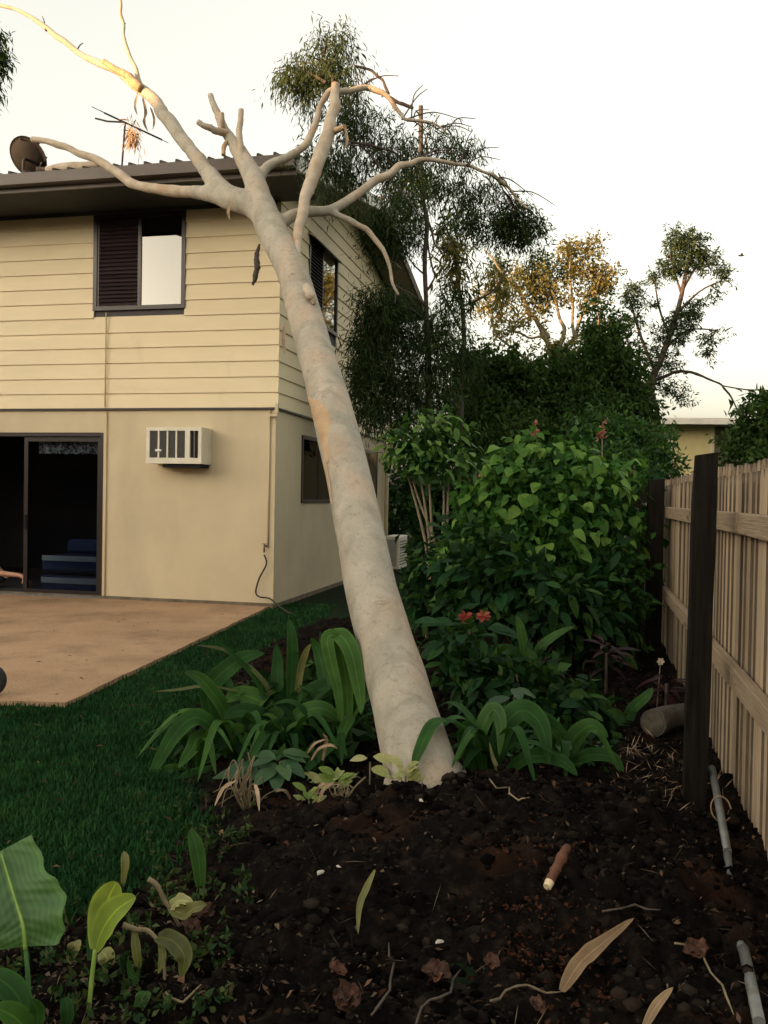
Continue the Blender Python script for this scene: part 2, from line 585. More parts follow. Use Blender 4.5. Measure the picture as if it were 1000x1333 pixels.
L_lime = leafmat('lime_leaf', W(0.176, 0.2542, 0.036), W(0.216, 0.2952, 0.044), W(0.272, 0.328, 0.064), trans=.3, island=False)
L_banana = leafmat('broad_young_leaf', W(0.07475, 0.161, 0.05175), W(0.0805, 0.1725, 0.0575), W(0.092, 0.1898, 0.06325), trans=.25, island=False, rough=.4, veins=True)
L_pale = leafmat('pale_yellow_leaf', W(0.2625, 0.285, 0.0975), W(0.345, 0.3525, 0.135), W(0.4125, 0.3975, 0.195), trans=.3, island=False)
L_wilt = leafmat('wilted_leaf', W(0.07, 0.084, 0.0245), W(0.133, 0.147, 0.042), W(0.196, 0.189, 0.07), trans=.3, island=False)
L_red = leafmat('dark_red_leaf', W(0.0096, 0.0018, 0.003), W(0.018, 0.003, 0.0042), W(0.03, 0.0048, 0.0054), trans=.25, island=False)
L_flower = leafmat('red_petal', W(0.2475, 0.0275, 0.01925), W(0.33, 0.0495, 0.0275), W(0.385, 0.11, 0.066), trans=.3, island=False)
L_flowerw = leafmat('white_petal', W(.5, .42, .34), W(.6, .5, .4), W(.65, .56, .45), trans=.3, island=False)
L_pink = leafmat('pink_spike', W(.30, .10, .09), W(.38, .15, .12), W(.42, .22, .17), trans=.3)
L_grass = leafmat('grass_blade', W(0.0125, 0.0475, 0.01875), W(0.0225, 0.0725, 0.02625), W(0.0375, 0.0975, 0.03375), trans=.25, spec=.0, rough=.9, patch=True)

# ------------------------------------------------------------------ the ground
def polydist(x, y, poly):
    """signed distance, positive inside"""
    ins = False
    d = 1e9
    n = len(poly)
    for i in range(n):
        x1, y1 = poly[i]
        x2, y2 = poly[(i + 1) % n]
        if (y1 > y) != (y2 > y) and x < (x2 - x1) * (y - y1) / (y2 - y1) + x1:
            ins = not ins
        dx, dy = x2 - x1, y2 - y1
        t = max(0, min(1, ((x - x1) * dx + (y - y1) * dy) / (dx * dx + dy * dy)))
        d = min(d, math.hypot(x - x1 - dx * t, y - y1 - dy * t))
    return d if ins else -d


FA = math.atan(0.235)                               # heading of the fence
FV = Vector((math.sin(FA), math.cos(FA), 0))
FX = Vector((math.cos(FA), -math.sin(FA), 0))
F0 = Vector((1.745, 4.18, 0))
HC = Vector((-1.427, 11.369, 0))                    # house corner

bed_px = [(-260, 1240), (-40, 1205), (90, 1190), (180, 1140), (250, 1080), (225, 1010), (235, 930), (320, 850), (420, 800)]
BED = [(-2.2, 1.0)] + [tuple(G(*q)[:2]) for q in bed_px] + \
      [tuple((HC + HV * 2.0 + HX * .35)[:2]), tuple((HC + HV * 9 + HX * .3)[:2]), tuple((F0 + FV * 16 + FX * .5)[:2]), tuple((F0 + FV * -3.2 + FX * .5)[:2])]
pe = [G(-420, 905), G(85, 921), G(352, 791)]
pe[2] = HC + HX * -0.05
pe[1].z = 0
PATIO = [tuple(q[:2]) for q in (pe[0], pe[1], pe[2])] + [tuple((HC + HX * -12)[:2])]

# lawn sheet to the horizon
mt, N, L, out = nt('lawn_ground')
b = N.new('ShaderNodeBsdfPrincipled')
b.inputs['Roughness'].default_value = .95
b.inputs['Specular IOR Level'].default_value = .1
L.new(b.outputs[0], out.inputs[0])
r = ramp(N, [(0.3, W(.005, .014, .005)), (0.55, W(.008, .022, .007)), (0.8, W(.013, .03, .010))])
L.new(tex(N, L, 3.0, 8, .7), r.inputs[0])
L.new(r.outputs[0], b.inputs['Base Color'])
bp = N.new('ShaderNodeBump')
bp.inputs['Strength'].default_value = 1
bp.inputs['Distance'].default_value = .03
L.new(tex(N, L, 60, 6, .7), bp.inputs['Height'])
L.new(bp.outputs[0], b.inputs['Normal'])
M_lawn = mt
g = MB()
g.add([(-400, -60, 0), (400, -60, 0), (400, 900, 0), (-400, 900, 0)], [(0, 1, 2, 3)])
tag(g.build('lawn_ground', M_lawn), kind='structure', label='dark green lawn sheet under the whole garden')

# patio slab of exposed concrete
mt, N, L, out = nt('patio_concrete')
b = N.new('ShaderNodeBsdfPrincipled')
b.inputs['Roughness'].default_value = .85
b.inputs['Specular IOR Level'].default_value = .25
L.new(b.outputs[0], out.inputs[0])
r = ramp(N, [(0.3, W(.30, .185, .105)), (0.52, W(.42, .27, .16)), (0.75, W(.52, .345, .21))])
L.new(tex(N, L, .8, 8, .72), r.inputs[0])
r2 = ramp(N, [(0.36, (.7, .68, .66)), (0.6, (1.08, 1.08, 1.08))])
L.new(tex(N, L, 55, 4, .7), r2.inputs[0])
col = mix(N, L, .8, r.outputs[0], r2.outputs[0], 'MULTIPLY')
r3 = ramp(N, [(0.50, (0, 0, 0)), (0.72, (.75, .75, .75))])
L.new(tex(N, L, 1.5, 8, .75), r3.inputs[0])
col = mix(N, L, r3.outputs[0], col, W(.19, .125, .078))
L.new(col, b.inputs['Base Color'])
bp = N.new('ShaderNodeBump')
bp.inputs['Strength'].default_value = .5
bp.inputs['Distance'].default_value = .008
L.new(tex(N, L, 70, 5, .7), bp.inputs['Height'])
L.new(bp.outputs[0], b.inputs['Normal'])
M_concrete = mt
g = MB()
# edge a little ragged
ring = []
for i in range(4):
    a, c = Vector((*PATIO[i], 0)), Vector((*PATIO[(i + 1) % 4], 0))
    k = max(2, int((c - a).length / .12)) if i < 2 else 1
    nrm = Vector((-(c - a).y, (c - a).x, 0)).normalized()
    for j in range(k):
        p = a.lerp(c, j / k)
        if i < 2 and j:
            p = p + nrm * (.022 * noise.noise(p * 3.1))
        ring.append((p.x, p.y))
g.prism([(x, y) for x, y in ring][::-1], 2, -0.05, 0.035)
tag(g.build('patio', M_concrete), kind='structure', label='tan concrete patio slab in front of the sliding door')

# soil: bed along the fence and the mound heaved up round the trunk
mt, N, L, out = nt('dark_soil')
b = N.new('ShaderNodeBsdfPrincipled')
b.inputs['Roughness'].default_value = .92
b.inputs['Specular IOR Level'].default_value = .05
L.new(b.outputs[0], out.inputs[0])
r = ramp(N, [(0.3, W(.0022, .0019, .0017)), (0.5, W(.0065, .0048, .004)), (0.72, W(.030, .021, .0155))])
L.new(tex(N, L, 14, 8, .7), r.inputs[0])
r2 = ramp(N, [(0.55, (0, 0, 0)), (0.68, (1, 1, 1))])
L.new(tex(N, L, 1.7, 5, .65), r2.inputs[0])
col = mix(N, L, r2.outputs[0], r.outputs[0], W(.035, .016, .009))
L.new(col, b.inputs['Base Color'])
bp = N.new('ShaderNodeBump')
bp.inputs['Strength'].default_value = 1
bp.inputs['Distance'].default_value = .02
L.new(tex(N, L, 55, 8, .75), bp.inputs['Height'])
L.new(bp.outputs[0], b.inputs['Normal'])
M_soil = mt
TB = P(553, 1030, 4.1)


def soil_h(x, y):
    d = polydist(x, y, BED)
    edge = max(-1, min(1, d / .22))
    h = .035 * edge - .012
    if d > -.3:
        k = max(0, min(1, (d + .05) / .5))
        h += k * .20 * math.exp(-(((x - .45) / .80) ** 2 + ((y - 3.80) / .62) ** 2))
        h += k * .09 * math.exp(-(((x - .80) / .40) ** 2 + ((y - 3.05) / .35) ** 2)) + k * .07 * math.exp(-(((x + .15) / .3) ** 2 + ((y - 3.1) / .3) ** 2))
        q = Vector((x, y, 0))
        h += k * (.06 * noise.noise(q * 2.3) + .065 * noise.noise(q * 6.1 + Vector((7, 1, 0))) + .036 * noise.noise(q * 15)
                  + .016 * noise.noise(q * 34))
    return h


gx0, gx1, gy0, gy1, st = -2.3, 4.2, 1.2, 10.5, .027
nx, ny = int((gx1 - gx0) / st), int((gy1 - gy0) / st)
HG = np.zeros((ny, nx), dtype=np.float32)
for j in range(ny):
    for i in range(nx):
        HG[j, i] = soil_h(gx0 + i * st, gy0 + j * st)


def gz(x, y):
    i = (x - gx0) / st
    j = (y - gy0) / st
    if 0 <= i < nx - 1 and 0 <= j < ny - 1:
        return max(0.0, float(HG[int(j), int(i)]))
    return 0.0


g = MB()
ids = {}
for j in range(ny):
    for i in range(nx):
        if HG[j, i] > -.045:
            ids[i, j] = len(g.v)
            g.v.append((gx0 + i * st, gy0 + j * st, float(HG[j, i])))
for (i, j), k in ids.items():
    if (i + 1, j) in ids and (i, j + 1) in ids and (i + 1, j + 1) in ids:
        g.f.append((k, ids[i + 1, j], ids[i + 1, j + 1], ids[i, j + 1]))
tag(g.build('soil_bed', M_soil, smooth=True), kind='structure', label='dark garden soil heaved into a mound round the trunk')

def gzm(x, y):
    return max(gz(x + a_, y + b_) for a_ in (-.03, 0, .03) for b_ in (-.03, 0, .03))


def lie(px, py, dz=.012):
    d = ray(px, py)
    p = Vector((0, 0, EYE)) + d * (1.6 / d.y)
    for _ in range(2500):                             # first point of the soil along this line of sight
        if p.z <= gzm(p.x, p.y):
            break
        p = p + d * .004
    p.z += dz
    return p


# crumbs of soil, bark chips and litter: nobody could count them
_t = (1 + 5 ** .5) / 2
ico_v = np.array([(-1, _t, 0), (1, _t, 0), (-1, -_t, 0), (1, -_t, 0), (0, -1, _t), (0, 1, _t), (0, -1, -_t), (0, 1, -_t), (_t, 0, -1), (_t, 0, 1), (-_t, 0, -1), (-_t, 0, 1)]) / 1.9
ico_f = [[0, 11, 5], [0, 5, 1], [0, 1, 7], [0, 7, 10], [0, 10, 11], [1, 5, 9], [5, 11, 4], [11, 10, 2], [10, 7, 6], [7, 1, 8],
         [3, 9, 4], [3, 4, 2], [3, 2, 6], [3, 6, 8], [3, 8, 9], [4, 9, 5], [2, 4, 11], [6, 2, 10], [8, 6, 7], [9, 8, 1]]


def scatter_pts(n, ymax=9.0, near=2.2):
    out_ = []
    while len(out_) < n:
        y = 1.9 + (ymax - 1.9) * random.random() ** near
        x = random.uniform(-2.2, 4.0)
        if polydist(x, y, BED) > random.uniform(-.05, .12):
            out_.append((x, y, gz(x, y)))
    return np.array(out_)


pts = scatter_pts(24000)
ring_ = []                                            # crumbled soil heaped against the foot of the trunk
for _ in range(900):
    a_ = random.uniform(-math.pi, 0)
    rr_ = random.uniform(.17, .34)
    x_, y_ = TB.x + .02 + math.cos(a_) * rr_ * 1.05, TB.y - .08 + math.sin(a_) * rr_ * .9
    ring_.append((x_, y_, gz(x_, y_)))
pts = np.concatenate([pts, np.array(ring_)])
n = len(pts)
cl_n = np.array([noise.noise(Vector((p_[0] * 4.0, p_[1] * 4.0, 3.0))) for p_ in pts])
sz = np.clip(np.exp(rng.normal(math.log(.0072), .6, n) + cl_n * .9), .002, .028)[:, None, None]
V = ico_v[None] * (1 + rng.uniform(-.30, .30, (n, 12, 3))) * sz * np.array([1.15, 1.0, .8])[None, None] + pts[:, None]
M_clod = leafmat('soil_crumb', W(.0016, .0013, .0012), W(.0055, .0042, .0036), W(.026, .0195, .015), trans=0.0, rough=.95, spec=.03)
tag(quads_mesh('soil_crumbs', V, 12, M_clod, faces=ico_f), kind='stuff', label='dark crumbs and clods of loose garden soil')


def flakes(name, n, lmin, lmax, asp, mat, label, ymax=9.0, lift=.006, region=None):
    if region is None:
        p = scatter_pts(n, ymax)
    else:
        cx, cy, rx, ry = region
        p = np.stack([rng.normal(cx, rx, n), rng.normal(cy, ry, n), np.zeros(n)], 1)
        p[:, 2] = [gz(q[0], q[1]) for q in p]
    a = rng.uniform(0, 2 * math.pi, n)
    tilt = rng.normal(0, .45, n)
    Ln = rng.uniform(lmin, lmax, n)
    Wd = Ln * rng.uniform(asp * .6, asp * 1.4, n)
    d = np.stack([np.cos(a) * np.cos(tilt), np.sin(a) * np.cos(tilt), np.sin(tilt)], 1)
    s = np.stack([-np.sin(a), np.cos(a), rng.normal(0, .45, n)], 1)
    c = p + np.array([0, 0, lift])
    c[:, 2] += np.abs(d[:, 2]) * Ln * .5
    v0 = c - d * Ln[:, None] * .5
    v2 = c + d * Ln[:, None] * .5
    up = np.array([0, 0, 1.0]) * (Wd * rng.uniform(0, .6, n))[:, None]
    v1 = c + s * Wd[:, None] * .5 + up
    v3 = c - s * Wd[:, None] * .5 + up
    V = np.stack([v0, v1, v2, v3], 1)
    return tag(quads_mesh(name, V, 4, mat, faces=[[0, 1, 2, 3]]), kind='stuff', label=label)


M_chip = leafmat('bark_chip', W(.007, .005, .004), W(.022, .014, .009), W(.13, .09, .06), trans=0, rough=.9, spec=.05)
M_litter = leafmat('leaf_litter', W(.018, .008, .005), W(.045, .02, .011), W(.17, .10, .06), trans=.1, rough=.8, spec=.05)
M_fibre = leafmat('root_fibre', W(.012, .008, .006), W(.045, .03, .02), W(.16, .115, .075), trans=0, rough=.9, spec=.05)
flakes('bark_chips', 7000, .008, .034, .35, M_chip, 'small dark bark chips strewn over the soil')
flakes('leaf_litter', 1500, .012, .045, .4, M_litter, 'small brown dead leaves strewn over the soil')
flakes('root_fibres', 900, .03, .11, .035, M_fibre, 'thin torn root fibres strewn over the soil', lift=.014)
c_ = G(700, 1190, .1)
flakes('red_clay_crumbs', 700, .006, .022, .8, leafmat('red_clay', W(.02, .008, .0045), W(.036, .014, .007), W(.06, .024, .013), trans=0, rough=.95, spec=.05),
       'reddish crumbs of clay on the right of the mound', region=(c_.x + .02, c_.y - .08, .11, .28), lift=.012)

# grass of the lawn
pts = []
while len(pts) < 66000:
    y = 2.3 + 9.6 * random.random() ** 1.5
    x = random.uniform(-.72 * y, .15)
    if polydist(x, y, BED) < random.uniform(-.1, .14) and polydist(x, y, PATIO) < random.uniform(-.06, .02):
        if y > 11.1 and x < -1.5:
            continue
        pts.append((x, y))
pts = np.array(pts)
n = len(pts)
a = rng.uniform(0, 2 * math.pi, n)
hh = rng.uniform(.015, .045, n)
bend = rng.uniform(.1, .9, n) * hh
ww = rng.uniform(.0018, .0032, n) * (1 + pts[:, 1] * .12)
zz = np.array([gz(q[0], q[1]) for q in pts])
base = np.concatenate([pts, zz[:, None]], 1)
d = np.stack([np.cos(a), np.sin(a), np.zeros(n)], 1)
s = np.stack([-np.sin(a), np.cos(a), np.zeros(n)], 1) * ww[:, None]
mid = base + d * (bend * .35)[:, None] + np.array([0, 0, 1])[None] * (hh * .6)[:, None]
tip = base + d * bend[:, None] + np.array([0, 0, 1])[None] * hh[:, None]
V = np.stack([base - s, base + s, mid + s * .8, mid - s * .8, tip], 1)
og = quads_mesh('grass', V, 5, L_grass, faces=[[0, 1, 2, 2], [0, 2, 3, 3], [3, 2, 4, 4]]) if False else None
me_f = np.array([[0, 1, 2], [0, 2, 3], [3, 2, 4]])
tag(quads_mesh('grass', V, 5, L_grass, faces=me_f), kind='stuff', label='short dark green grass of the lawn')

def strew(name, n_, poly, lmin, lmax, asp, mat, label, z, inside=0.0, xr=(-3.4, .2), yr=(3.0, 11.3)):
    p = []
    while len(p) < n_:
        x_, y_ = random.uniform(*xr), random.uniform(*yr)
        if (polydist(x_, y_, poly) > inside) if poly is PATIO else (polydist(x_, y_, BED) < -.05 and polydist(x_, y_, PATIO) < -.05):
            p.append((x_, y_, z))
    p = np.array(p)
    a_ = rng.uniform(0, 6.28, n_)
    Ln = rng.uniform(lmin, lmax, n_)[:, None] * .5
    d_ = np.stack([np.cos(a_), np.sin(a_), rng.normal(0, .12, n_)], 1) * Ln
    s_ = np.stack([-np.sin(a_), np.cos(a_), rng.normal(0, .25, n_)], 1) * Ln * asp
    V_ = np.stack([p - d_, p + s_ + np.array([0, 0, .004]), p + d_, p - s_ + np.array([0, 0, .004])], 1)
    return tag(quads_mesh(name, V_, 4, mat), kind='stuff', label=label)


strew('lawn_litter', 420, BED, .02, .07, .16, M_litter, 'dry leaf bits lying in the lawn', .035)
strew('patio_litter', 46, PATIO, .015, .06, .22, M_litter, 'few dry leaf bits lying on the patio', .042, .03)

# ------------------------------------------------------------------ the house
house = thing('house', 'two storey cream house with weatherboards above and rendered wall below', 'house', HC, -HA)
HL = -13.5                                          # left end (outside the frame)
ZS, ZT = 2.615, 5.27                                # foot of the cladding, soffit
DEEP = 6.55


def hb(name, mat, parent, *boxes):
    q = MB()
    for bx in boxes:
        q.box(*bx)
    return q.build(name, mat, parent)


# lower walls with openings
DX0, DX1, DZ = -5.35, -2.46, 2.29
lw = hb('front_wall', M_wall, house, (DX1, 0, 0, .14, -.1, ZS), (DX0, DX1, 0, .14, DZ, ZS), (HL, DX0, 0, .14, -.1, ZS))
sw_w = [(1.11, 2.55), (4.35, 5.83)]
SZ0, SZ1 = 1.385, 2.335
bx = [(-.14, 0, .14, DEEP, -.1, SZ0), (-.14, 0, .14, DEEP, SZ1, ZS), (-.14, 0, .14, sw_w[0][0], SZ0, SZ1),
      (-.14, 0, sw_w[0][1], sw_w[1][0], SZ0, SZ1), (-.14, 0, sw_w[1][1], DEEP, SZ0, SZ1)]
hb('side_wall', M_wall, house, *bx)
hb('back_wall', M_wall, house, (HL, -.14, DEEP - .14, DEEP, -.1, ZS))
hb('end_wall', M_wall, house, (HL, HL + .14, .14, DEEP - .14, -.1, ZS))
hb('footing', pmat('stained_footing', [(0.3, W(.10, .08, .055)), (0.7, W(.2, .16, .11))], 6, .9), house,
   (HL, .012, -.012, -.001, -.1, .075), (.001, .012, -.012, DEEP, -.1, .06))
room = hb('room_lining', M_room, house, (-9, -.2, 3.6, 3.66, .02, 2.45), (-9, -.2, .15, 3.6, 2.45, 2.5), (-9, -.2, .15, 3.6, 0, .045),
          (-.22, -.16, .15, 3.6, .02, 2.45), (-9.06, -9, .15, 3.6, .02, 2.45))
# vertical joint bead and corner bead on the rendered wall
hb('corner_bead', M_trim, house, (-.02, .008, -.008, .02, .076, ZS - .03))
q = MB()
q.tube([(-2.405, -.014, .08), (-2.405, -.014, 2.58)], .009, 8, 1)
q.tube([(-2.41, -.052, 2.63), (-2.41, -.052, 3.9)], .009, 8, 1)
q.build('painted_conduit', pmat('conduit_paint', [(0.3, W(.50, .35, .18)), (0.7, W(.56, .42, .24))], 4, .6), house, smooth=True)
q = MB()
q.tube([(-.075, -.016, .80), (-.075, -.016, 2.58)], .012, 8, 1)
q.build('wall_conduit', M_trim, house, smooth=True)
hb('flashing_shade_strip', M_frame, house, (HL, .03, -.034, -.002, 2.592, ZS + .004), (.002, .034, -.0, DEEP, 2.592, ZS + .004))  # dark flashing strip, stands in for the shadow gap below the boards
q = MB()
q.box(-.07, .05, -.075, -.036, 2.50, 2.53)
q.box(.018, .056, -.08, -.036, 2.535, 2.66)
q.build('overflow_spout', M_trim, house)

# upper storey: hollow carcass and the boards
UW = [(-2.61, -1.285, 3.945, 5.205)]                # front window x0 x1 z0 z1
SW = [(1.24, 2.72, 4.03, 5.24)]                     # side window  y0 y1 z0 z1
UD = 7.05
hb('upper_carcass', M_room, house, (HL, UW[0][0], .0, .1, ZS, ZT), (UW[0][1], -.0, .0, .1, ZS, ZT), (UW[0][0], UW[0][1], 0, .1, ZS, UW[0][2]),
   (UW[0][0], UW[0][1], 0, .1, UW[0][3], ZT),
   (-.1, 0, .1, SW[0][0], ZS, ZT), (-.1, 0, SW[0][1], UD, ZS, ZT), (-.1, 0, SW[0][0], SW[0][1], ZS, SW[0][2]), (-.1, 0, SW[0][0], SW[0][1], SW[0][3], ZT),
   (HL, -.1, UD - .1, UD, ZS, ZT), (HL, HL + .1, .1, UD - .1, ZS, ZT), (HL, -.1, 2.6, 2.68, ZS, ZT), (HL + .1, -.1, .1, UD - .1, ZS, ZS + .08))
clad_f = hb('front_cladding', M_board, house, (HL, -.0, -.006, -.001, ZS + .01, ZS + .03))
NB = 13
EH = (ZT - ZS) / NB
for i in range(NB):
    z0 = ZS + i * EH
    segs = [(HL, .042)]
    wx0, wx1, wz0, wz1 = UW[0]
    if z0 + EH > wz0 + .01 and z0 < wz1 - .01:
        segs = [(HL, wx0), (wx1, .042)]
    for (a_, b_) in segs:
        q = MB()
        q.prism([(-.008, z0 + EH + .012), (-.014, z0 + EH + .012), (-.034, z0 - .004), (-.008, z0 - .004)], 0, a_, b_)
        q.build('board', M_board, clad_f)
clad_s = hb('side_cladding', M_board, house, (.001, .006, .0, UD, ZS + .01, ZS + .03))
TP = math.tan(R(12))
RY0, RIDGE, RY1 = -1.05, 3.4, 7.85                  # roof line in depth
RZ = 5.43


def rake(y):
    return RZ + (min(y, 2 * RIDGE - y) - RY0) * TP - .12


i = 0
while True:
    z0 = ZS + i * EH
    i += 1
    zt = z0 + EH
    if z0 > rake(RIDGE) - .05:
        break
    y0, y1 = -.005, UD
    if zt > ZT + .06:
        yy = (zt - RZ + .12) / TP + RY0
        y0 = max(y0, yy)
        y1 = min(UD, 2 * RIDGE - yy)
        if y1 - y0 < .2:
            break
    segs = [(y0, y1)]
    wy0, wy1, wz0, wz1 = SW[0]
    if zt > wz0 + .01 and z0 < wz1 - .01:
        segs = [(y0, wy0), (wy1, y1)]
    for (a_, b_) in segs:
        q = MB()
        q.prism([(.008, zt + .012), (.014, zt + .012), (.034, z0 - .004), (.008, z0 - .004)], 1, a_, b_)
        q.build('board', M_board, clad_s)

# gable triangle behind the boards
q = MB()
q.prism([(-.02, ZT), (UD, ZT), (UD, rake(UD)), (RIDGE, rake(RIDGE)), (-.02, rake(-.02))], 0, -.1, .004)
q.build('gable_wall', M_board, house)

# roof: sheet, ribs, gutter, fascia, soffits, barge boards
OV = .6
q = MB()
q.prism([(RY0, RZ), (RIDGE, RZ + (RIDGE - RY0) * TP), (RY1, RZ), (RY1, RZ - .03), (RIDGE, RZ + (RIDGE - RY0) * TP - .03), (RY0, RZ - .03)], 0,
        HL - OV, OV)
roof = q.build('roof', M_roof, house)
rib = MB()
sl = math.hypot(1, TP)
rib.prism([(-.02, -.002), (.02, -.002), (.012, .042), (-.012, .042)], 1, -.05, (RIDGE - RY0) * sl)
ribm = rib.mesh('rib', M_roof)
k = 0
xx = OV - .06
while xx > -7.2:
    o = bpy.data.objects.new('rib', ribm)
    o.location = (xx, RY0, RZ)
    o.rotation_euler = (R(12), 0, 0)
    link(o, roof)
    xx -= .205
q = MB()
q.tube([(HL - OV, RIDGE, RZ + (RIDGE - RY0) * TP + .01), (OV + .01, RIDGE, RZ + (RIDGE - RY0) * TP + .01)], .06, 8, 1, smooth=False)
q.build('ridge_cap', M_roof, roof)
q = MB()
q.prism([(RY0 + .02, 5.27), (RY0 - .09, 5.28), (RY0 - .10, 5.41), (RY0 - .085, 5.412), (RY0 - .075, 5.30), (RY0 + .02, 5.295)], 0, HL - OV, OV - .02)
q.build('gutter', M_gutter, house)
hb('fascia', M_gutter, house, (HL - OV, OV - .03, RY0 + .03, RY0 + .06, 5.22, RZ - .035))
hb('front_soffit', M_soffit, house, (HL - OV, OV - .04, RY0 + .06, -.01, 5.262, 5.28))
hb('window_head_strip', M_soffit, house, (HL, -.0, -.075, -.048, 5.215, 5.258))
q = MB()
for sgn in (0, 1):
    ya, yb = (RY0 + .04, RIDGE) if not sgn else (RIDGE, RY1)
    za = RZ - .05 if not sgn else RZ + (RIDGE - RY0) * TP - .05
    zb = RZ + (RIDGE - RY0) * TP - .05 if not sgn else RZ - .05
    for (x0, x1, dz0, dz1, mat_, nm) in ((OV - .03, OV + .012, -.13, .045, M_barge if not sgn else M_roof, 'barge_board'), (.05, OV - .032, -.10, -.085, M_gsoffit, 'gable_soffit')):
        qq = MB()
        qq.prism([(ya, za + dz0), (yb, zb + dz0), (yb, zb + dz1), (ya, za + dz1)], 0, x0, x1)
        qq.build(nm, mat_, house)
q = MB()
q.tube([(.07, DEEP - .12, .0), (.07, DEEP - .12, 2.55)], .04, 8, 1)
q.build('downpipe', M_trim, house, smooth=True)
hb('rear_corner_post', M_trim, house, (-.02, .10, UD - .1, UD + .02, 2.2, ZS + .35))


def window(name, plane, a0, a1, z0, z1, mid, left_louvre, pane, back=True, d=.042):
    """plane 'f': a runs along x at the front; 's': a runs along y on the side"""
    def B(q, u0, u1, d0, d1, w0, w1):            # d measured outwards
        if plane == 'f':
            q.box(u0, u1, -d1, -d0, w0, w1)
        else:
            q.box(d0, d1, u0, u1, w0, w1)
    fw = .045
    q = MB()
    B(q, a0 - .01, a1 + .01, -.05, d, z0 - .01, z0 + fw)
    B(q, a0 - .01, a1 + .01, -.05, d, z1 - fw, z1 + .01)
    B(q, a0 - .01, a0 + fw, -.05, d - .002, z0 + fw, z1 - fw)
    B(q, a1 - fw, a1 + .01, -.05, d - .002, z0 + fw, z1 - fw)
    w = q.build(name, M_frame, house)
    q = MB()
    B(q, mid - .025, mid + .025, -.03, d - .012, z0 + fw, z1 - fw)
    q.build('mullion', M_frame, w)
    if left_louvre:
        sl_ = MB()
        ns = 22
        hh_ = (z1 - z0 - 2 * fw) / ns
        L0, L1 = a0 + fw + .03, mid - .03
        for (u0, u1) in ((a0 + fw, a0 + fw + .03),):
            B(sl_, u0, u1, -.03, d - .014, z0 + fw, z1 - fw)
        sl_.build('shutter_stile', M_louvre, w)
        for k_ in range(ns):
            zc = z0 + fw + k_ * hh_
            q = MB()
            pr = [(-.004, zc + hh_ * 1.05), (.006, zc + hh_ * 1.05), (.042, zc + .004), (.030, zc)]
            if plane == 'f':
                q.prism([(-p_[0], p_[1]) for p_ in pr], 0, L0, L1)
            else:
                q.prism(pr, 1, L0, L1)
            q.build('slat', M_louvre, w)
        pa = mid + .025
        if plane == 's':
            q = MB()
    else:
        q = MB()
        B(q, a0 + fw, mid - .025, .0, .006, z0 + fw, z1 - fw)
        q.build('pane', pane, w)
        pa = mid + .025
    q = MB()
    B(q, pa, a1 - fw, .01, .016, z0 + fw, z1 - fw)
    q.build('pane', pane, w)
    return w


window('front_upper_window', 'f', UW[0][0], UW[0][1], UW[0][2], UW[0][3], -1.94, True, M_pane)
window('side_upper_window', 's', SW[0][0], SW[0][1], SW[0][2], SW[0][3], 1.93, True, M_pane3)
window('side_lower_window', 's', sw_w[0][0], sw_w[0][1], SZ0, SZ1, 1.85, False, M_pane2, d=.02)
window('side_lower_window', 's', sw_w[1][0], sw_w[1][1], SZ0, SZ1, 5.1, False, M_pane2, d=.02)
q = MB()
q.prism([(.0, 5.25), (.14, 5.17), (.14, 5.15), (.0, 5.23)], 1, SW[0][0] - .05, SW[0][1] + .08)
q.build('window_hood', M_trim, house)

# sliding door: open leaf on the left, glazed leaf on the right
q = MB()
q.box(DX1 - .045, DX1 + .002, -.004, .10, .045, DZ)
q.box(DX0, DX1 - .045, -.004, .10, DZ - .05, DZ + .002)
q.box(DX0 - .002, DX0 + .045, -.004, .10, .045, DZ - .05)
door = q.build('sliding_door', M_frame, house)
hb('sill', pmat('sill_metal', [(0.3, W(.12, .125, .13)), (0.7, W(.2, .2, .2))], 20, .5, metal=.3), door, (DX0, DX1, -.03, .12, .03, .052))
q = MB()
for (u0, u1) in ((-3.69, -3.63), (DX1 - .10, DX1 - .046)):
    q.box(u0, u1, .03, .07, .06, DZ - .06)
q.box(-3.63, DX1 - .10, .03, .07, .06, .12)
q.box(-3.63, DX1 - .10, .03, .07, DZ - .12, DZ - .06)
leaf_ = q.build('door_leaf', M_frame, door)
hb('pane', M_screen, leaf_, (-3.63, DX1 - .10, .048, .053, .12, DZ - .12))
hb('handle', M_darkmetal, leaf_, (-3.675, -3.645, .012, .03, .95, 1.15))


def on_front(px, py, out_=0.0):
    """point on the front wall plane (house coordinates), out_ metres in front of it"""
    d_ = ray(px, py)
    o_ = Vector((0, 0, EYE)) - HC
    t_ = (-out_ - o_.dot(HV)) / d_.dot(HV)
    p_ = o_ + d_ * t_
    return Vector((p_.dot(HX), p_.dot(HV), p_.z))


# things behind the glass
def HW(x, y, z):
    return HC + HX * x + HV * y + Vector((0, 0, z))


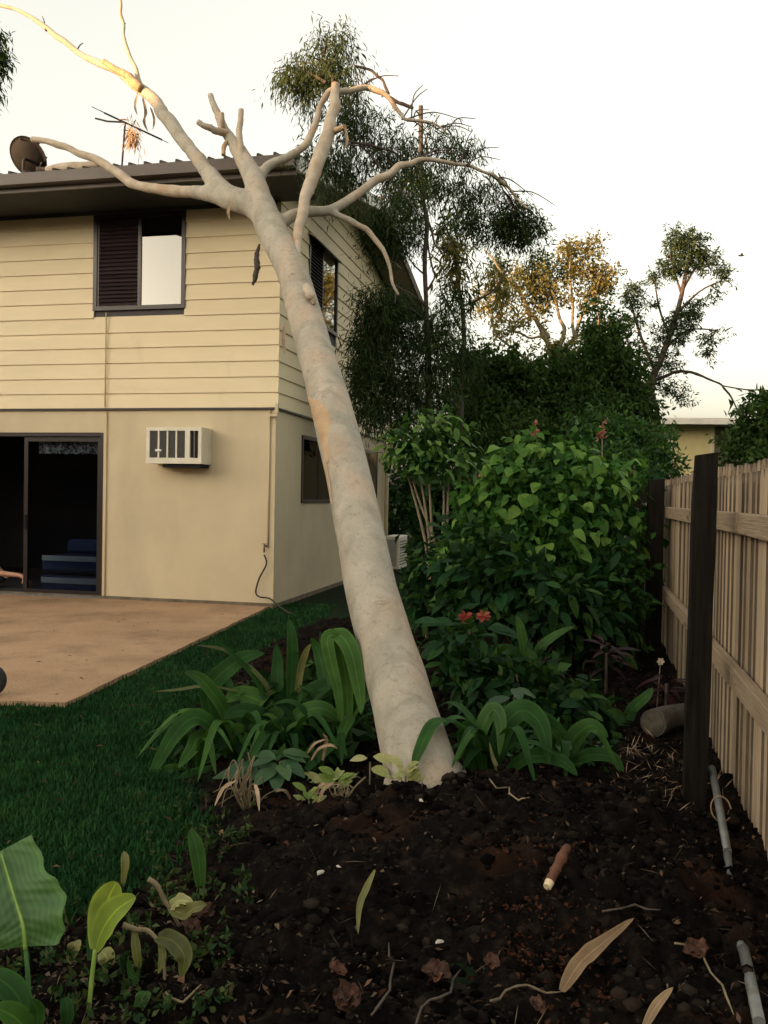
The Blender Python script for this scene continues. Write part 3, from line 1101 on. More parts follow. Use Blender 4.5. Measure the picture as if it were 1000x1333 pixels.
bed = thing('sofa', 'navy blue sofa with pale trim inside the dark doorway', 'sofa', HW(-3.1, .75, .045), -HA)
q = MB()
q.bbox(-.62, .55, -.3, .45, .0, .22, .03)
q.build('base', M_blue, bed)
q = MB()
q.bbox(-.62, .55, -.28, .45, .26, .50, .05)
q.build('seat_cushion', M_blue, bed)
q = MB()
q.bbox(-.55, .55, .25, .45, .505, .72, .05)
q.build('backrest', M_blue, bed)
q = MB()
q.box(-.58, .5, -.315, -.302, .12, .20)
q.build('trim', M_bluew, bed)
q = MB()
q.box(-.58, .5, -.30, -.282, .44, .515)
q.build('trim', M_bluew, bed)
cur = thing('reflection_valance', 'pale lace valance standing in for a reflection at the top of the sliding door', 'curtain', HW(-3.05, .16, 2.0), -HA)  # lattice reflection in the door, modelled as a lace valance
q = MB()
nsg = 26
for k in range(nsg):
    xa, xb = -.5 + k * .042, -.5 + (k + 1) * .042
    ya, yb = .03 * math.sin(k * 1.3), .03 * math.sin((k + 1) * 1.3)
    q.add([(xa, ya, .0 + .02 * (k % 2)), (xb, yb, .0 + .02 * ((k + 1) % 2)), (xb, yb, .2), (xa, ya, .2)], [(0, 1, 2, 3)])
q.build('reflection_cloth', M_lace, cur)
q = MB()
q.tube([(-.55, 0, .2), (.62, 0, .2)], .01, 6, 1)
q.build('reflection_valance_rod', M_frame, cur)

# window air conditioner
ac = thing('window_air_conditioner', 'boxy white window air conditioner jutting from the cream lower wall', 'air conditioner', HW(-1.27, 0, 1.869), -HA)
q = MB()
w_, h_, d_ = .3875, .47, .32
for bxs in ((-w_, w_, -d_, -.002, 0, .075), (-w_, w_, -d_, -.002, h_ - .045, h_), (-w_, -w_ + .05, -d_, -.002, .075, h_ - .045),
            (w_ - .045, w_, -d_, -.002, .075, h_ - .045), (.10 + .06, .10 + .125, -d_, -.002, .075, h_ - .045),
            (-w_ + .05, w_ - .045, -d_ + .09, -.01, .075, h_ - .045)):
    q.box(*bxs)
q.build('casing', M_ac, ac)
q = MB()
q.box(-w_ + .05, .16, -d_ + .035, -d_ + .085, .075, h_ - .045)
gr = q.build('grille', M_acg, ac)
for k in range(3):
    x = -w_ + .05 + (.16 + w_ - .05) * (k + 1) / 4
    q = MB()
    q.box(x - .011, x + .011, -d_ + .004, -d_ + .03, .076, h_ - .046)
    q.build('divider', M_ac, gr)
for k in range(26):
    z = .085 + k * .0132
    q = MB()
    q.box(-w_ + .051, .159, -d_ + .012, -d_ + .034, z, z + .0045)
    q.build('fin', M_acg, gr)
q = MB()
q.box(.225, w_ - .045, -d_ + .04, -d_ + .085, .075, h_ - .045)
pn = q.build('control_recess', M_black, ac)
q = MB()
q.box(.278, .29, -d_ + .01, -d_ + .04, .08, h_ - .05)
q.build('bar', M_acg, pn)
q = MB()
q.bbox(-w_ + .13, -w_ + .22, -d_ - .006, -d_ + .012, .155, .185, .004)
q.build('badge', pmat('silver_badge', [(0, W(.7, .7, .68)), (1, W(.75, .75, .72))], 5, .35), ac)
q = MB()
q.box(-.17, .36, -.28, -.01, -.05, -.004)
q.build('bracket_shade_box', M_darkmetal, ac)  # dark bracket box, also stands in for the shadow under the unit

# split system condenser on the ground further along the side wall
cd_ = thing('condenser_unit', 'white outdoor condenser unit low beside the far end of the side wall', 'air conditioner', HW(.34, 6.15, .0), -HA)
q = MB()
q.bbox(-.15, .15, -.40, .40, .08, .72, .015)
q.build('casing', M_ac, cd_)
q = MB()
q.box(-.12, .10, -.406, -.3995, .14, .66)
q.build('side_panel', pmat('grey_panel', [(0, W(.3, .29, .26)), (1, W(.38, .37, .33))], 9, .5), cd_)
for k in range(9):
    q = MB()
    q.box(.150, .157, -.36, .30, .16 + k * .055, .185 + k * .055)
    q.build('louvre', M_acg, cd_)
for sx in (-.3, .3):
    q = MB()
    q.box(-.17, .17, sx - .04, sx + .04, .0, .08)
    q.build('plinth', M_log, cd_)

# garden tap and hose at the corner of the rendered wall
tp = on_front(345, 716, .03)
tap = thing('garden_tap', 'small brown garden tap on the wall near the corner', 'tap', HW(tp.x, 0, tp.z), -HA)
q = MB()
q.tube([(0, 0, .05), (0, -.03, .055), (0, -.055, .04), (0, -.055, -.03)], .013, 8, 2)
q.build('spout', M_brass, tap, smooth=True)
q = MB()
q.box(-.03, .03, -.06, -.05, .075, .085)
q.tube([(0, -.055, .05), (0, -.055, .08)], .008, 6, 1)
q.build('handle', M_brass, tap)
hs = [on_front(x, y, o) for x, y, o in ((344, 722, .055), (347, 734, .06), (338, 752, .06), (333, 770, .07), (338, 777, .10), (351, 779, .16), (363, 789, .30), (380, 800, .5))]
q = MB()
q.tube([HC + HX * p.x + HV * p.y + Vector((0, 0, p.z)) for p in hs], .011, 8, 4)
tag(q.build('garden_hose', M_hose, smooth=True), 'black garden hose hanging from the tap down to the grass', 'hose')

# satellite dish and television aerial on the roof edge
dc = P(34, 207, 11.9)
dish = thing('satellite_dish', 'dark grey satellite dish on the roof edge at the left', 'satellite dish', (dc.x, dc.y, dc.z - .42))
ax = Vector((.10, .72, .60)).normalized()
e1 = ax.cross(Vector((0, 0, 1))).normalized()
e2 = e1.cross(ax) * -1
q = MB()
nr, na = 6, 28
cen = dc
vs, fs = [], []
for lay in (0, 1):
    for i in range(nr + 1):
        for k in range(na):
            rr = max(.004, i / nr) * .27
            a_ = 2 * math.pi * k / na
            vs.append(cen + e1 * (rr * math.cos(a_) * .93) + e2 * (rr * math.sin(a_) * 1.04) + ax * (rr * rr * 1.1 - (.012 if lay else 0)))
for lay in (0, 1):
    b0 = lay * (nr + 1) * na
    for i in range(nr):
        for k in range(na):
            k2 = (k + 1) % na
            fs.append((b0 + i * na + k, b0 + i * na + k2, b0 + (i + 1) * na + k2, b0 + (i + 1) * na + k))
for k in range(na):
    k2 = (k + 1) % na
    fs.append((nr * na + k, nr * na + k2, (nr + 1) * na + nr * na + k2, (nr + 1) * na + nr * na + k))
q.add(vs, fs)
q.build('reflector', M_darkmetal, dish, world=True, smooth=True)
q = MB()
q.tube([cen - ax * .01, cen - ax * .08, cen - ax * .09 + Vector((0, 0, -.2)), cen - ax * .09 + Vector((0, 0, -.5))], .02, 8, 2)
q.build('mast', M_black, dish, world=True)
q = MB()
q.tube([cen - e2 * .26, cen + ax * .40 - e2 * .10], .010, 6, 1)
q.build('feed_arm', M_black, dish, world=True)
q = MB()
q.tube([cen + ax * .38 - e2 * .11, cen + ax * .46 - e2 * .07], .03, 8, 1)
q.build('feed_horn', M_black, dish, world=True)
q = MB()
c2 = P(57, 222, 11.95)
q.box(c2.x - .09, c2.x + .07, c2.y - .05, c2.y + .08, c2.z - .16, c2.z + .03)
q.tube([c2 + Vector((-.06, 0, .02)), c2 + Vector((.0, 0, .17)), c2 + Vector((.04, 0, .17))], .014, 6, 2)
q.build('mounting_bracket', M_black, dish, world=True)

at = P(160, 218, 12.1)
aer = thing('television_aerial', 'thin grey television aerial on a mast above the roof', 'aerial', (at.x, at.y, at.z - .25))
top = P(163, 161, 12.1)
q = MB()
q.tube([(at.x - .03, at.y, at.z - .25), (top.x, top.y, top.z)], .013, 8, 1)
q.build('mast', M_darkmetal, aer, world=True)
a0, a1 = P(136, 147, 12.1), P(211, 182, 12.1)
q = MB()
q.tube([a0, a1], .012, 6, 1, smooth=False)
q.build('boom', M_darkmetal, aer, world=True)
for k in range(9):
    c = a0.lerp(a1, .04 + k * .115)
    q = MB()
    hl = .28 - .012 * k
    dirv = Vector((.42, .9, .05)).normalized()
    q.tube([c - dirv * hl, c + dirv * hl], .005, 5, 1, smooth=False)
    q.build('element', M_darkmetal, aer, world=True)
q = MB()
q.tube([P(124, 154, 12.1), P(140, 158, 12.1), P(160, 159, 12.1)], .012, 6, 1, smooth=False)
q.build('dipole', M_darkmetal, aer, world=True)


# ------------------------------------------------------------------ foliage builders
def leaf_cloud(clumps, L0, L1, asp, droop, spread=.5, per=14, tw=.10):
    """clumps: (centre, (rx, ry, rz), leaves). Leaves hang in sprays; returns (N*4, 3)"""
    out_ = []
    for c, (rx, ry, rz), nl in clumps:
        ns_ = max(1, int(nl / per))
        u = rng.normal(0, 1, (ns_, 3))
        u /= np.linalg.norm(u, axis=1)[:, None]
        u *= (rng.uniform(0, 1, ns_) ** .45)[:, None]
        cen_ = np.array(c) + u * np.array([rx, ry, rz])
        n_ = ns_ * per
        cc = np.repeat(cen_, per, 0)
        outw = np.repeat(u, per, 0)
        sdir = np.repeat(rng.normal(0, 1, (ns_, 3)), per, 0)
        t_ = rng.uniform(0, 1, n_)[:, None]
        pos = cc + sdir * t_ * tw + rng.normal(0, tw * .4, (n_, 3)) + np.array([0, 0, -1.0]) * t_ * tw * droop * 1.5
        d_ = rng.normal(0, 1, (n_, 3)) * spread + outw * .5 + np.array([0, 0, -1.0]) * droop
        d_ /= np.linalg.norm(d_, axis=1)[:, None]
        s_ = np.cross(d_, rng.normal(0, 1, (n_, 3)))
        s_ /= np.linalg.norm(s_, axis=1)[:, None]
        ln = rng.uniform(L0, L1, n_)[:, None]
        wd = ln * asp * rng.uniform(.7, 1.3, n_)[:, None]
        nn_ = np.cross(d_, s_)
        m1 = pos + d_ * ln * .42 + nn_ * wd * .25
        out_.append(np.stack([pos, m1 + s_ * wd * .5, pos + d_ * ln + np.array([0, 0, -.12]) * ln * droop, m1 - s_ * wd * .5], 1).reshape(-1, 3))
    return np.concatenate(out_)


def px_clumps(lst, dens=1.0, flat=.8):
    """(px, py, Y, rx_px, ry_px, leaves)"""
    return [(P(x, y, Y), (wpx(rx, Y), wpx(rx, Y) * flat, wpx(ry, Y)), int(nl * dens)) for x, y, Y, rx, ry, nl in lst]


def limb(parent, name, pts, mat, sides=8, wob=.10, sub=4, k=.5):
    """pts: (px, py, Y, width in px)"""
    q_ = MB()
    rr = random.Random(int(pts[0][0] * 7 + pts[-1][1]))
    p2 = [pts[0]]
    for a_, b_ in zip(pts[:-1], pts[1:]):
        ln_ = math.hypot(a_[0] - b_[0], a_[1] - b_[1])
        if ln_ > 14 and len(pts) > 3:
            j_ = min(3.0, ln_ * .07)
            p2.append(((a_[0] + b_[0]) / 2 + rr.uniform(-j_, j_), (a_[1] + b_[1]) / 2 + rr.uniform(-j_, j_), (a_[2] + b_[2]) / 2, (a_[3] + b_[3]) / 2 * rr.uniform(.9, 1.12)))
        p2.append(b_)
    q_.tube([P(x, y, Y) for x, y, Y, w in p2], [wpx(w, Y) * k * .86 for x, y, Y, w in p2], sides, sub, wob * 1.5, seed=pts[0][0])
    return q_.build(name, mat, parent, world=True, smooth=True)


# ------------------------------------------------------------------ the leaning gum tree
tree = thing('leaning_gum_tree', 'big pale smooth trunked gum tree fallen against the house roof', 'tree', (TB.x, TB.y, gz(TB.x, TB.y) - .02))
TR = [(570, 1100, 4.00, 118), (556, 1036, 4.08, 108), (541, 975, 4.25, 98), (522, 905, 4.48, 87), (503, 840, 4.72, 79), (484, 770, 5.00, 71),
      (470, 700, 5.30, 67), (456, 630, 5.65, 63), (440, 565, 6.0, 59), (424, 505, 6.4, 54), (408, 450, 6.78, 49), (394, 400, 7.15, 46),
      (377, 345, 7.55, 43), (354, 300, 7.95, 42), (341, 268, 8.25, 37), (331, 236, 8.5, 27)]
def remeshed(q_, name, mat, parent, vox=.016, smooth_it=6):
    me_ = q_.mesh(name, mat, OFF[parent.name], True)
    o_ = bpy.data.objects.new(name, me_)
    COL.objects.link(o_)
    rm_ = o_.modifiers.new('remesh', 'REMESH')
    rm_.mode = 'VOXEL'
    rm_.voxel_size = vox
    sm_ = o_.modifiers.new('smooth', 'SMOOTH')
    sm_.iterations = smooth_it
    sm_.factor = .5
    m2_ = bpy.data.meshes.new_from_object(o_.evaluated_get(bpy.context.evaluated_depsgraph_get()))
    bpy.data.objects.remove(o_)
    m2_.name = name
    m2_.polygons.foreach_set('use_smooth', [True] * len(m2_.polygons))
    if not m2_.materials:
        m2_.materials.append(mat)
    return link(bpy.data.objects.new(name, m2_), parent)


q = MB()
q.tube([P(x, y, Y) for x, y, Y, w in TR], [wpx(w, Y) * .475 for x, y, Y, w in TR], 28, 8, .05)
FORK = [[(346, 292, 8.12, 22), (330, 270, 8.25, 30), (312, 261, 8.35, 31), (296, 254, 8.5, 29), (282, 240, 8.65, 25), (272, 226, 8.78, 23)],
        [(316, 266, 8.32, 18), (300, 263, 8.4, 22), (284, 256, 8.5, 21), (262, 251, 8.7, 18), (250, 250, 8.8, 17)],
        [(340, 262, 8.3, 30), (330, 232, 8.5, 28), (314, 202, 8.7, 22), (306, 190, 8.78, 19)],
        [(337, 240, 8.5, 12), (348, 217, 8.55, 13), (372, 206, 8.6, 11), (385, 198, 8.65, 11)],
        [(352, 312, 8.0, 16), (372, 286, 8.1, 17), (398, 276, 8.25, 15), (428, 274, 8.4, 13), (452, 262, 8.5, 13)],
        [(426, 275, 8.4, 9), (454, 286, 8.4, 9), (466, 293, 8.4, 8)]]
for fk in FORK:
    q.tube([P(x, y, Y) for x, y, Y, w in fk], [wpx(w, Y) * .5 for x, y, Y, w in fk], 14, 4, .06)
trunk = remeshed(q, 'trunk', M_bark, tree)
# root flare buttresses pressed into the mound
for (x0, y0, Ya, x1, y1, Yb, w0, w1) in ((575, 985, 4.25, 614, 1040, 4.12, 34, 18), (520, 985, 4.2, 505, 1050, 4.02, 40, 22)):
    limb(trunk, 'root_flare', [(x0, y0, Ya, w0), ((x0 + x1) / 2 + 2, (y0 + y1) / 2, (Ya + Yb) / 2, (w0 + w1) / 2 + 4), (x1, y1, Yb, w1), (x1 + (x1 - 555) * .35, y1 + 60, Yb, w1)], M_bark, 12)
# stripped orange patch: a raised shell following the trunk
def on_trunk(py, side, push=0.0):
    for a_, b_ in zip(TR[:-1], TR[1:]):
        if a_[1] >= py >= b_[1]:
            t_ = (a_[1] - py) / (a_[1] - b_[1])
            x, Y, w = (a_[0] + (b_[0] - a_[0]) * t_, a_[2] + (b_[2] - a_[2]) * t_, a_[3] + (b_[3] - a_[3]) * t_)
            c_ = P(x, py, Y)
            r_ = wpx(w, Y) * .475
            ang = side * 1.45
            view = Vector((c_.x, c_.y, c_.z - EYE)).normalized()
            ax_ = (P(b_[0], b_[1], b_[2]) - P(a_[0], a_[1], a_[2])).normalized()
            sd = ax_.cross(view).normalized() * -1
            if sd.x < 0:
                sd = -sd
            fr = sd.cross(ax_).normalized()
            if fr.dot(view) > 0:
                fr = -fr
            return c_ + sd * (r_ + push) * math.sin(ang) + fr * (r_ + push) * math.cos(ang)


def bark_patch(name, rows, mat, th=.006):
    """rows: (py, side0, side1) with side in -1..1 across the trunk"""
    q_ = MB()
    nc = 7
    vs_, fs_ = [], []
    for lay in (0, 1):
        for (py, s0, s1) in rows:
            for k_ in range(nc):
                s_ = s0 + (s1 - s0) * k_ / (nc - 1)
                edge = min(k_, nc - 1 - k_) / ((nc - 1) / 2)
                vs_.append(on_trunk(py, s_, (th * (.35 + .65 * min(1, edge * 2))) if lay == 0 else -.006))
    nr_ = len(rows)
    for i_ in range(nr_ - 1):
        for k_ in range(nc - 1):
            a_ = i_ * nc + k_
            fs_.append((a_, a_ + 1, a_ + nc + 1, a_ + nc))
    q_.add(vs_, fs_)
    return q_.build(name, mat, trunk, world=True, smooth=True)


bark_patch('stripped_bark_patch', [(612, -.62, -.50), (598, -.66, -.40), (584, -.70, -.24), (570, -.66, -.12), (556, -.74, -.10), (545, -.84, -.2), (536, -.9, -.34), (528, -.84, -.62), (518, -.92, -.8)],
           M_orange)
bark_patch('stripped_bark_patch', [(660, -.84, -.74), (640, -.8, -.66), (622, -.76, -.62), (604, -.80, -.66)], M_orange)

limb(tree, 'branch', [(282, 240, 8.65, 24), (272, 226, 8.78, 23), (262, 212, 8.9, 22), (236, 180, 9.2, 21), (212, 148, 9.5, 20),
                      (192, 122, 9.7, 17), (166, 103, 9.9, 13), (138, 86, 10.0, 11), (104, 70, 10.2, 8), (72, 46, 10.3, 8), (40, 22, 10.4, 6), (-6, 6, 10.6, 5)], M_bark, 14)
limb(tree, 'branch', [(262, 251, 8.7, 17), (250, 250, 8.8, 17), (205, 246, 9.15, 15), (170, 238, 9.4, 14), (146, 220, 9.6, 13),
                      (122, 206, 9.75, 12), (88, 192, 9.9, 10), (62, 184, 10.0, 9), (42, 181, 10.1, 8)], M_limb, 12)
limb(tree, 'branch', [(188, 120, 9.7, 9), (180, 104, 9.75, 8), (170, 76, 9.85, 6), (161, 46, 9.95, 5), (157, 18, 10, 5), (154, -12, 10.1, 4)], M_limb, 8)
limb(tree, 'branch_stub', [(184, 116, 9.66, 13), (168, 100, 9.7, 12), (150, 90, 9.72, 10), (135, 80, 9.75, 8)], M_orange, 10)
limb(tree, 'branch', [(314, 202, 8.7, 21), (306, 190, 8.78, 19), (298, 178, 8.85, 17), (286, 154, 9.0, 12), (278, 136, 9.1, 9), (274, 124, 9.15, 8)], M_bark, 14)
limb(tree, 'branch_stub', [(296, 174, 8.82, 11), (280, 170, 8.75, 10), (266, 164, 8.7, 9), (257, 158, 8.68, 8)], M_limb, 10)
limb(tree, 'branch_stub', [(291, 170, 8.85, 9), (289, 158, 8.8, 8), (289, 147, 8.8, 7)], M_limb, 8)
limb(tree, 'branch_stub', [(300, 180, 8.85, 8), (292, 190, 8.75, 7), (291, 202, 8.7, 6)], M_orange, 8)
limb(tree, 'branch', [(322, 222, 8.6, 11), (314, 204, 8.6, 10), (312, 180, 8.65, 9), (313, 160, 8.7, 9), (314, 143, 8.75, 8)], M_limb, 10)
limb(tree, 'branch', [(372, 206, 8.6, 11), (385, 198, 8.65, 11), (398, 188, 8.7, 11), (409, 166, 8.8, 10), (416, 140, 8.85, 9), (428, 120, 8.9, 9), (440, 112, 8.9, 9)], M_limb, 12)
limb(tree, 'broken_limb', [(437, 110, 8.85, 13), (436, 138, 8.75, 17), (429, 172, 8.6, 20), (416, 204, 8.4, 21), (404, 240, 8.2, 20), (394, 280, 7.95, 17),
                           (387, 320, 7.65, 14), (382, 360, 7.25, 10)], M_limb, 14)
limb(tree, 'branch_stub', [(432, 172, 8.6, 11), (442, 168, 8.55, 9), (449, 165, 8.5, 8)], M_orange, 8)
limb(tree, 'branch', [(440, 269, 8.45, 13), (452, 262, 8.5, 13), (490, 234, 8.7, 13), (520, 216, 8.8, 11), (546, 208, 8.9, 8),
                      (580, 211, 9.0, 6), (612, 216, 9.1, 5), (642, 228, 9.2, 5), (664, 246, 9.3, 4), (688, 272, 9.3, 3)], M_limb, 12)
limb(tree, 'branch', [(454, 286, 8.4, 9), (466, 293, 8.4, 8), (480, 301, 8.4, 8), (498, 324, 8.4, 7), (508, 350, 8.4, 5), (519, 384, 8.4, 4)], M_limb, 8)
limb(tree, 'branch', [(436, 120, 8.9, 9), (456, 118, 9.0, 9), (478, 114, 9.1, 9), (500, 122, 9.1, 8), (515, 140, 9.1, 7), (527, 155, 9.1, 5), (553, 158, 9.1, 4), (574, 166, 9.1, 3), (584, 177, 9.1, 2)], M_limb, 8)
limb(tree, 'branch', [(498, 122, 9.1, 6), (512, 130, 9.1, 6), (526, 136, 9.1, 6), (538, 141, 9.1, 5)], M_twig, 8)
limb(tree, 'branch', [(462, 86, 9.3, 4), (484, 92, 9.3, 4), (498, 104, 9.2, 4), (506, 122, 9.1, 4)], M_twig, 6)
limb(tree, 'branch', [(436, 120, 8.9, 6), (432, 100, 9.2, 5), (420, 80, 9.3, 4), (426, 50, 9.4, 3)], M_twig, 6)
limb(tree, 'branch', [(425, 108, 9.1, 5), (405, 96, 9.3, 4), (385, 90, 9.5, 3)], M_twig, 6)
limb(tree, 'branch', [(440, 184, 8.6, 4), (464, 186, 8.9, 4), (496, 193, 9.1, 4), (522, 205, 9.2, 4)], M_twig, 6)
limb(tree, 'bark_strip', [(338, 318, 7.6, 4), (334, 334, 7.58, 8), (335, 350, 7.57, 9), (332, 364, 7.57, 7), (329, 371, 7.57, 4)], M_twig, 7, .3)
limb(tree, 'burl', [(398, 372, 7.0, 12), (404, 384, 6.95, 15), (408, 390, 6.95, 11), (409, 396, 6.95, 5)], M_limb, 10, .2)
for (x, y, Y, a_, ln, n_) in ((545, 208, 8.9, -1.2, 60, 5), (600, 214, 9.05, -.6, 60, 6), (640, 228, 9.2, .6, 50, 5), (527, 155, 9.1, -.3, 70, 6), (574, 166, 9.1, .3, 50, 4), (470, 115, 9.1, -1.2, 50, 4),
                              (430, 100, 9.3, -1.9, 60, 6), (400, 96, 9.4, -2.6, 40, 4), (440, 130, 9.3, 1.2, 60, 4), (460, 186, 9.0, 1.0, 60, 5), (500, 232, 8.7, 1.3, 50, 4), (664, 248, 9.3, .9, 50, 4),
                              (60, 40, 10.3, -2.2, 26, 2), (100, 66, 10.2, -.9, 24, 1), (160, 44, 9.95, -.9, 22, 1), (516, 372, 8.4, 1.2, 30, 2), (505, 340, 8.4, .3, 26, 1)):
    for k in range(n_):
        b2 = a_ + random.uniform(-.9, .9)
        l2 = ln * random.uniform(.5, 1.2)
        limb(tree, 'twig', [(x + random.uniform(-12, 12) * (n_ > 2), y + random.uniform(-3, 3) * (n_ > 2), Y, 2.4), (x + math.cos(b2) * l2 * .5, y + math.sin(b2) * l2 * .5, Y + .1, 1.8),
                            (x + math.cos(b2) * l2, y + math.sin(b2) * l2 + l2 * .25, Y + random.uniform(-.1, .3), 1.0)], M_twig, 5)
cl = px_clumps([(430, 60, 9.4, 34, 34, 420), (410, 88, 9.4, 42, 22, 420), (385, 96, 9.5, 20, 26, 220), (445, 100, 9.3, 32, 26, 260), (400, 118, 9.5, 18, 22, 120),
                (455, 140, 9.3, 30, 26, 330), (470, 165, 9.5, 24, 20, 170), (430, 215, 9.6, 34, 40, 420), (465, 225, 9.7, 30, 38, 300), (412, 200, 9.6, 20, 16, 150),
                (500, 160, 9.3, 28, 26, 130), (540, 180, 9.3, 26, 24, 150), (590, 190, 9.3, 34, 24, 170), (572, 165, 9.2, 22, 16, 60), (610, 188, 9.3, 10, 12, 60),
                (530, 200, 9.4, 20, 18, 160), (630, 240, 9.4, 34, 24, 200), (585, 235, 9.4, 28, 28, 180), (500, 200, 9.5, 30, 22, 160), (560, 240, 9.4, 26, 26, 120), (610, 255, 9.4, 22, 22, 140), (520, 250, 9.5, 26, 26, 200), (485, 185, 9.5, 22, 20, 120)])
quads_mesh('crown', leaf_cloud([(c, r, int(n * 3.4)) for c, r, n in cl], .05, .105, .15, .9, .45, 16, .12), 4, L_gum, tree)
cl = px_clumps([(668, 282, 9.6, 34, 24, 950), (650, 300, 9.6, 30, 18, 420), (692, 298, 9.6, 22, 14, 300), (612, 280, 9.5, 16, 30, 260), (690, 330, 9.6, 16, 10, 60)])
quads_mesh('outer_crown', leaf_cloud([(c, r, int(n * 2.4)) for c, r, n in cl], .05, .10, .17, .6, .55, 16, .09), 4, L_weep, tree)

tangle = P(174, 166, 12.0)
t_ = leaf_cloud([((tangle.x, tangle.y, tangle.z), (.06, .06, .20), 160)], .10, .22, .10, .8, .5, 8, .08)
tag(quads_mesh('dry_leaf_clump', t_, 4, M_straw), 'clump of dry tan leaves caught on the television aerial', 'leaf clump')
limb_ = MB()
limb_.tube([P(62, 222, 11.3), P(90, 218, 11.2), P(118, 217, 11.1), P(140, 212, 11.1)], [.05, .07, .06, .035], 9, 4, .25)
tag(limb_.build('broken_bough', M_limb, smooth=True), 'pale broken bough lying on the gutter right of the satellite dish', 'branch')

# ------------------------------------------------------------------ trees behind
def bg_tree(name, label, base_px, Y, trunk_pts, limbs, clumps, mats, leaf, group='trees behind the garden', limb_mat=None, dens=1.0, shrink=1.0):
    b_ = P(base_px, 650, Y)
    t = thing(name, label, 'tree', (b_.x, b_.y, 0), group=group)
    lm = limb_mat or M_twig
    p0 = Vector((b_.x, b_.y, -.1))
    q_ = MB()
    pts_ = [p0] + [P(x, y, yy) for x, y, yy, w in trunk_pts]
    rr_ = [wpx(trunk_pts[0][3], Y) * .65] + [wpx(w, yy) * .5 for x, y, yy, w in trunk_pts]
    q_.tube(pts_, rr_, 10, 4, .12, seed=base_px)
    q_.build('trunk', lm, t, smooth=True, world=True)
    for lp in limbs:
        limb(t, 'branch', lp, lm, 6, .15)
    if isinstance(mats, (list, tuple)):
        for mt_, cs in zip(mats, clumps):
            quads_mesh('crown', leaf_cloud(px_clumps(cs, dens), *leaf), 4, mt_, t)
    else:
        quads_mesh('crown', leaf_cloud([(c, tuple(v * shrink for v in r), n) for c, r, n in px_clumps(clumps, dens)], *leaf), 4, mats, t)
    return t


# slender weeping tree beside the house
bg_tree('weeping_tree', 'slender dark weeping tree with a bare broken leader beside the house', 560, 13.0,
        [(558, 520, 13, 9), (555, 400, 13, 6), (553, 340, 13, 6), (556, 290, 13, 6), (549, 250, 13, 6), (548, 200, 13, 6), (548, 138, 13, 6)],
        [[(555, 380, 13, 4), (566, 360, 13, 3), (560, 335, 13, 3), (557, 315, 13, 3)], [(556, 285, 13, 4), (566, 318, 13, 3), (576, 330, 13, 3), (590, 310, 13, 2)],
         [(552, 300, 13, 3), (540, 308, 13, 3), (532, 322, 13, 2)], [(556, 400, 13, 5), (530, 380, 13, 4), (505, 370, 13, 3)], [(548, 215, 13, 4), (520, 250, 13, 3), (500, 290, 13, 2)],
         [(548, 200, 13, 3), (560, 170, 13, 2), (572, 150, 13, 2)], [(556, 360, 13, 3), (535, 340, 13, 2), (515, 300, 13, 2)], [(558, 420, 13, 4), (500, 380, 12.6, 3), (470, 400, 12.4, 2)]],
        [(515, 275, 13, 36, 34, 900), (500, 305, 13.4, 30, 24, 700), (535, 240, 13, 30, 30, 560), (548, 220, 13, 22, 14, 160), (535, 300, 13, 20, 34, 260),
         (495, 400, 12.6, 30, 36, 1100), (480, 440, 12.6, 26, 50, 1300), (520, 420, 13, 40, 50, 1500), (560, 440, 13, 40, 46, 1200), (500, 490, 12.8, 44, 40, 1500), (550, 500, 13, 50, 36, 1500),
         (600, 470, 13.5, 30, 46, 800), (470, 480, 12.4, 16, 36, 420), (585, 400, 13.4, 22, 30, 300), (480, 525, 12.6, 26, 24, 500), (525, 540, 13, 40, 24, 700)],
        L_weep, (.065, .14, .14, .85, .62, 16, .15), limb_mat=M_twig, dens=2.5)
# tree with yellowed leaves between
bg_tree('yellowed_tree', 'small tree with yellow brown leaves above the dark evergreens', 598, 15.0,
        [(600, 520, 15, 8), (604, 430, 15, 6), (596, 360, 15, 4), (592, 310, 15, 3)],
        [[(600, 400, 15, 4), (640, 380, 15, 3), (660, 350, 15, 2)], [(600, 430, 15, 4), (575, 380, 15, 3)]],
        ([(592, 335, 15, 20, 36, 620), (588, 310, 15, 16, 20, 200), (660, 375, 15.5, 26, 22, 240), (640, 350, 15.5, 18, 16, 160)],
         [(590, 290, 15, 20, 22, 320), (600, 370, 15, 24, 30, 320), (575, 430, 15, 26, 30, 300)]), (L_gold, L_weep), (.10, .2, .2, .7, .5, 14, .15))
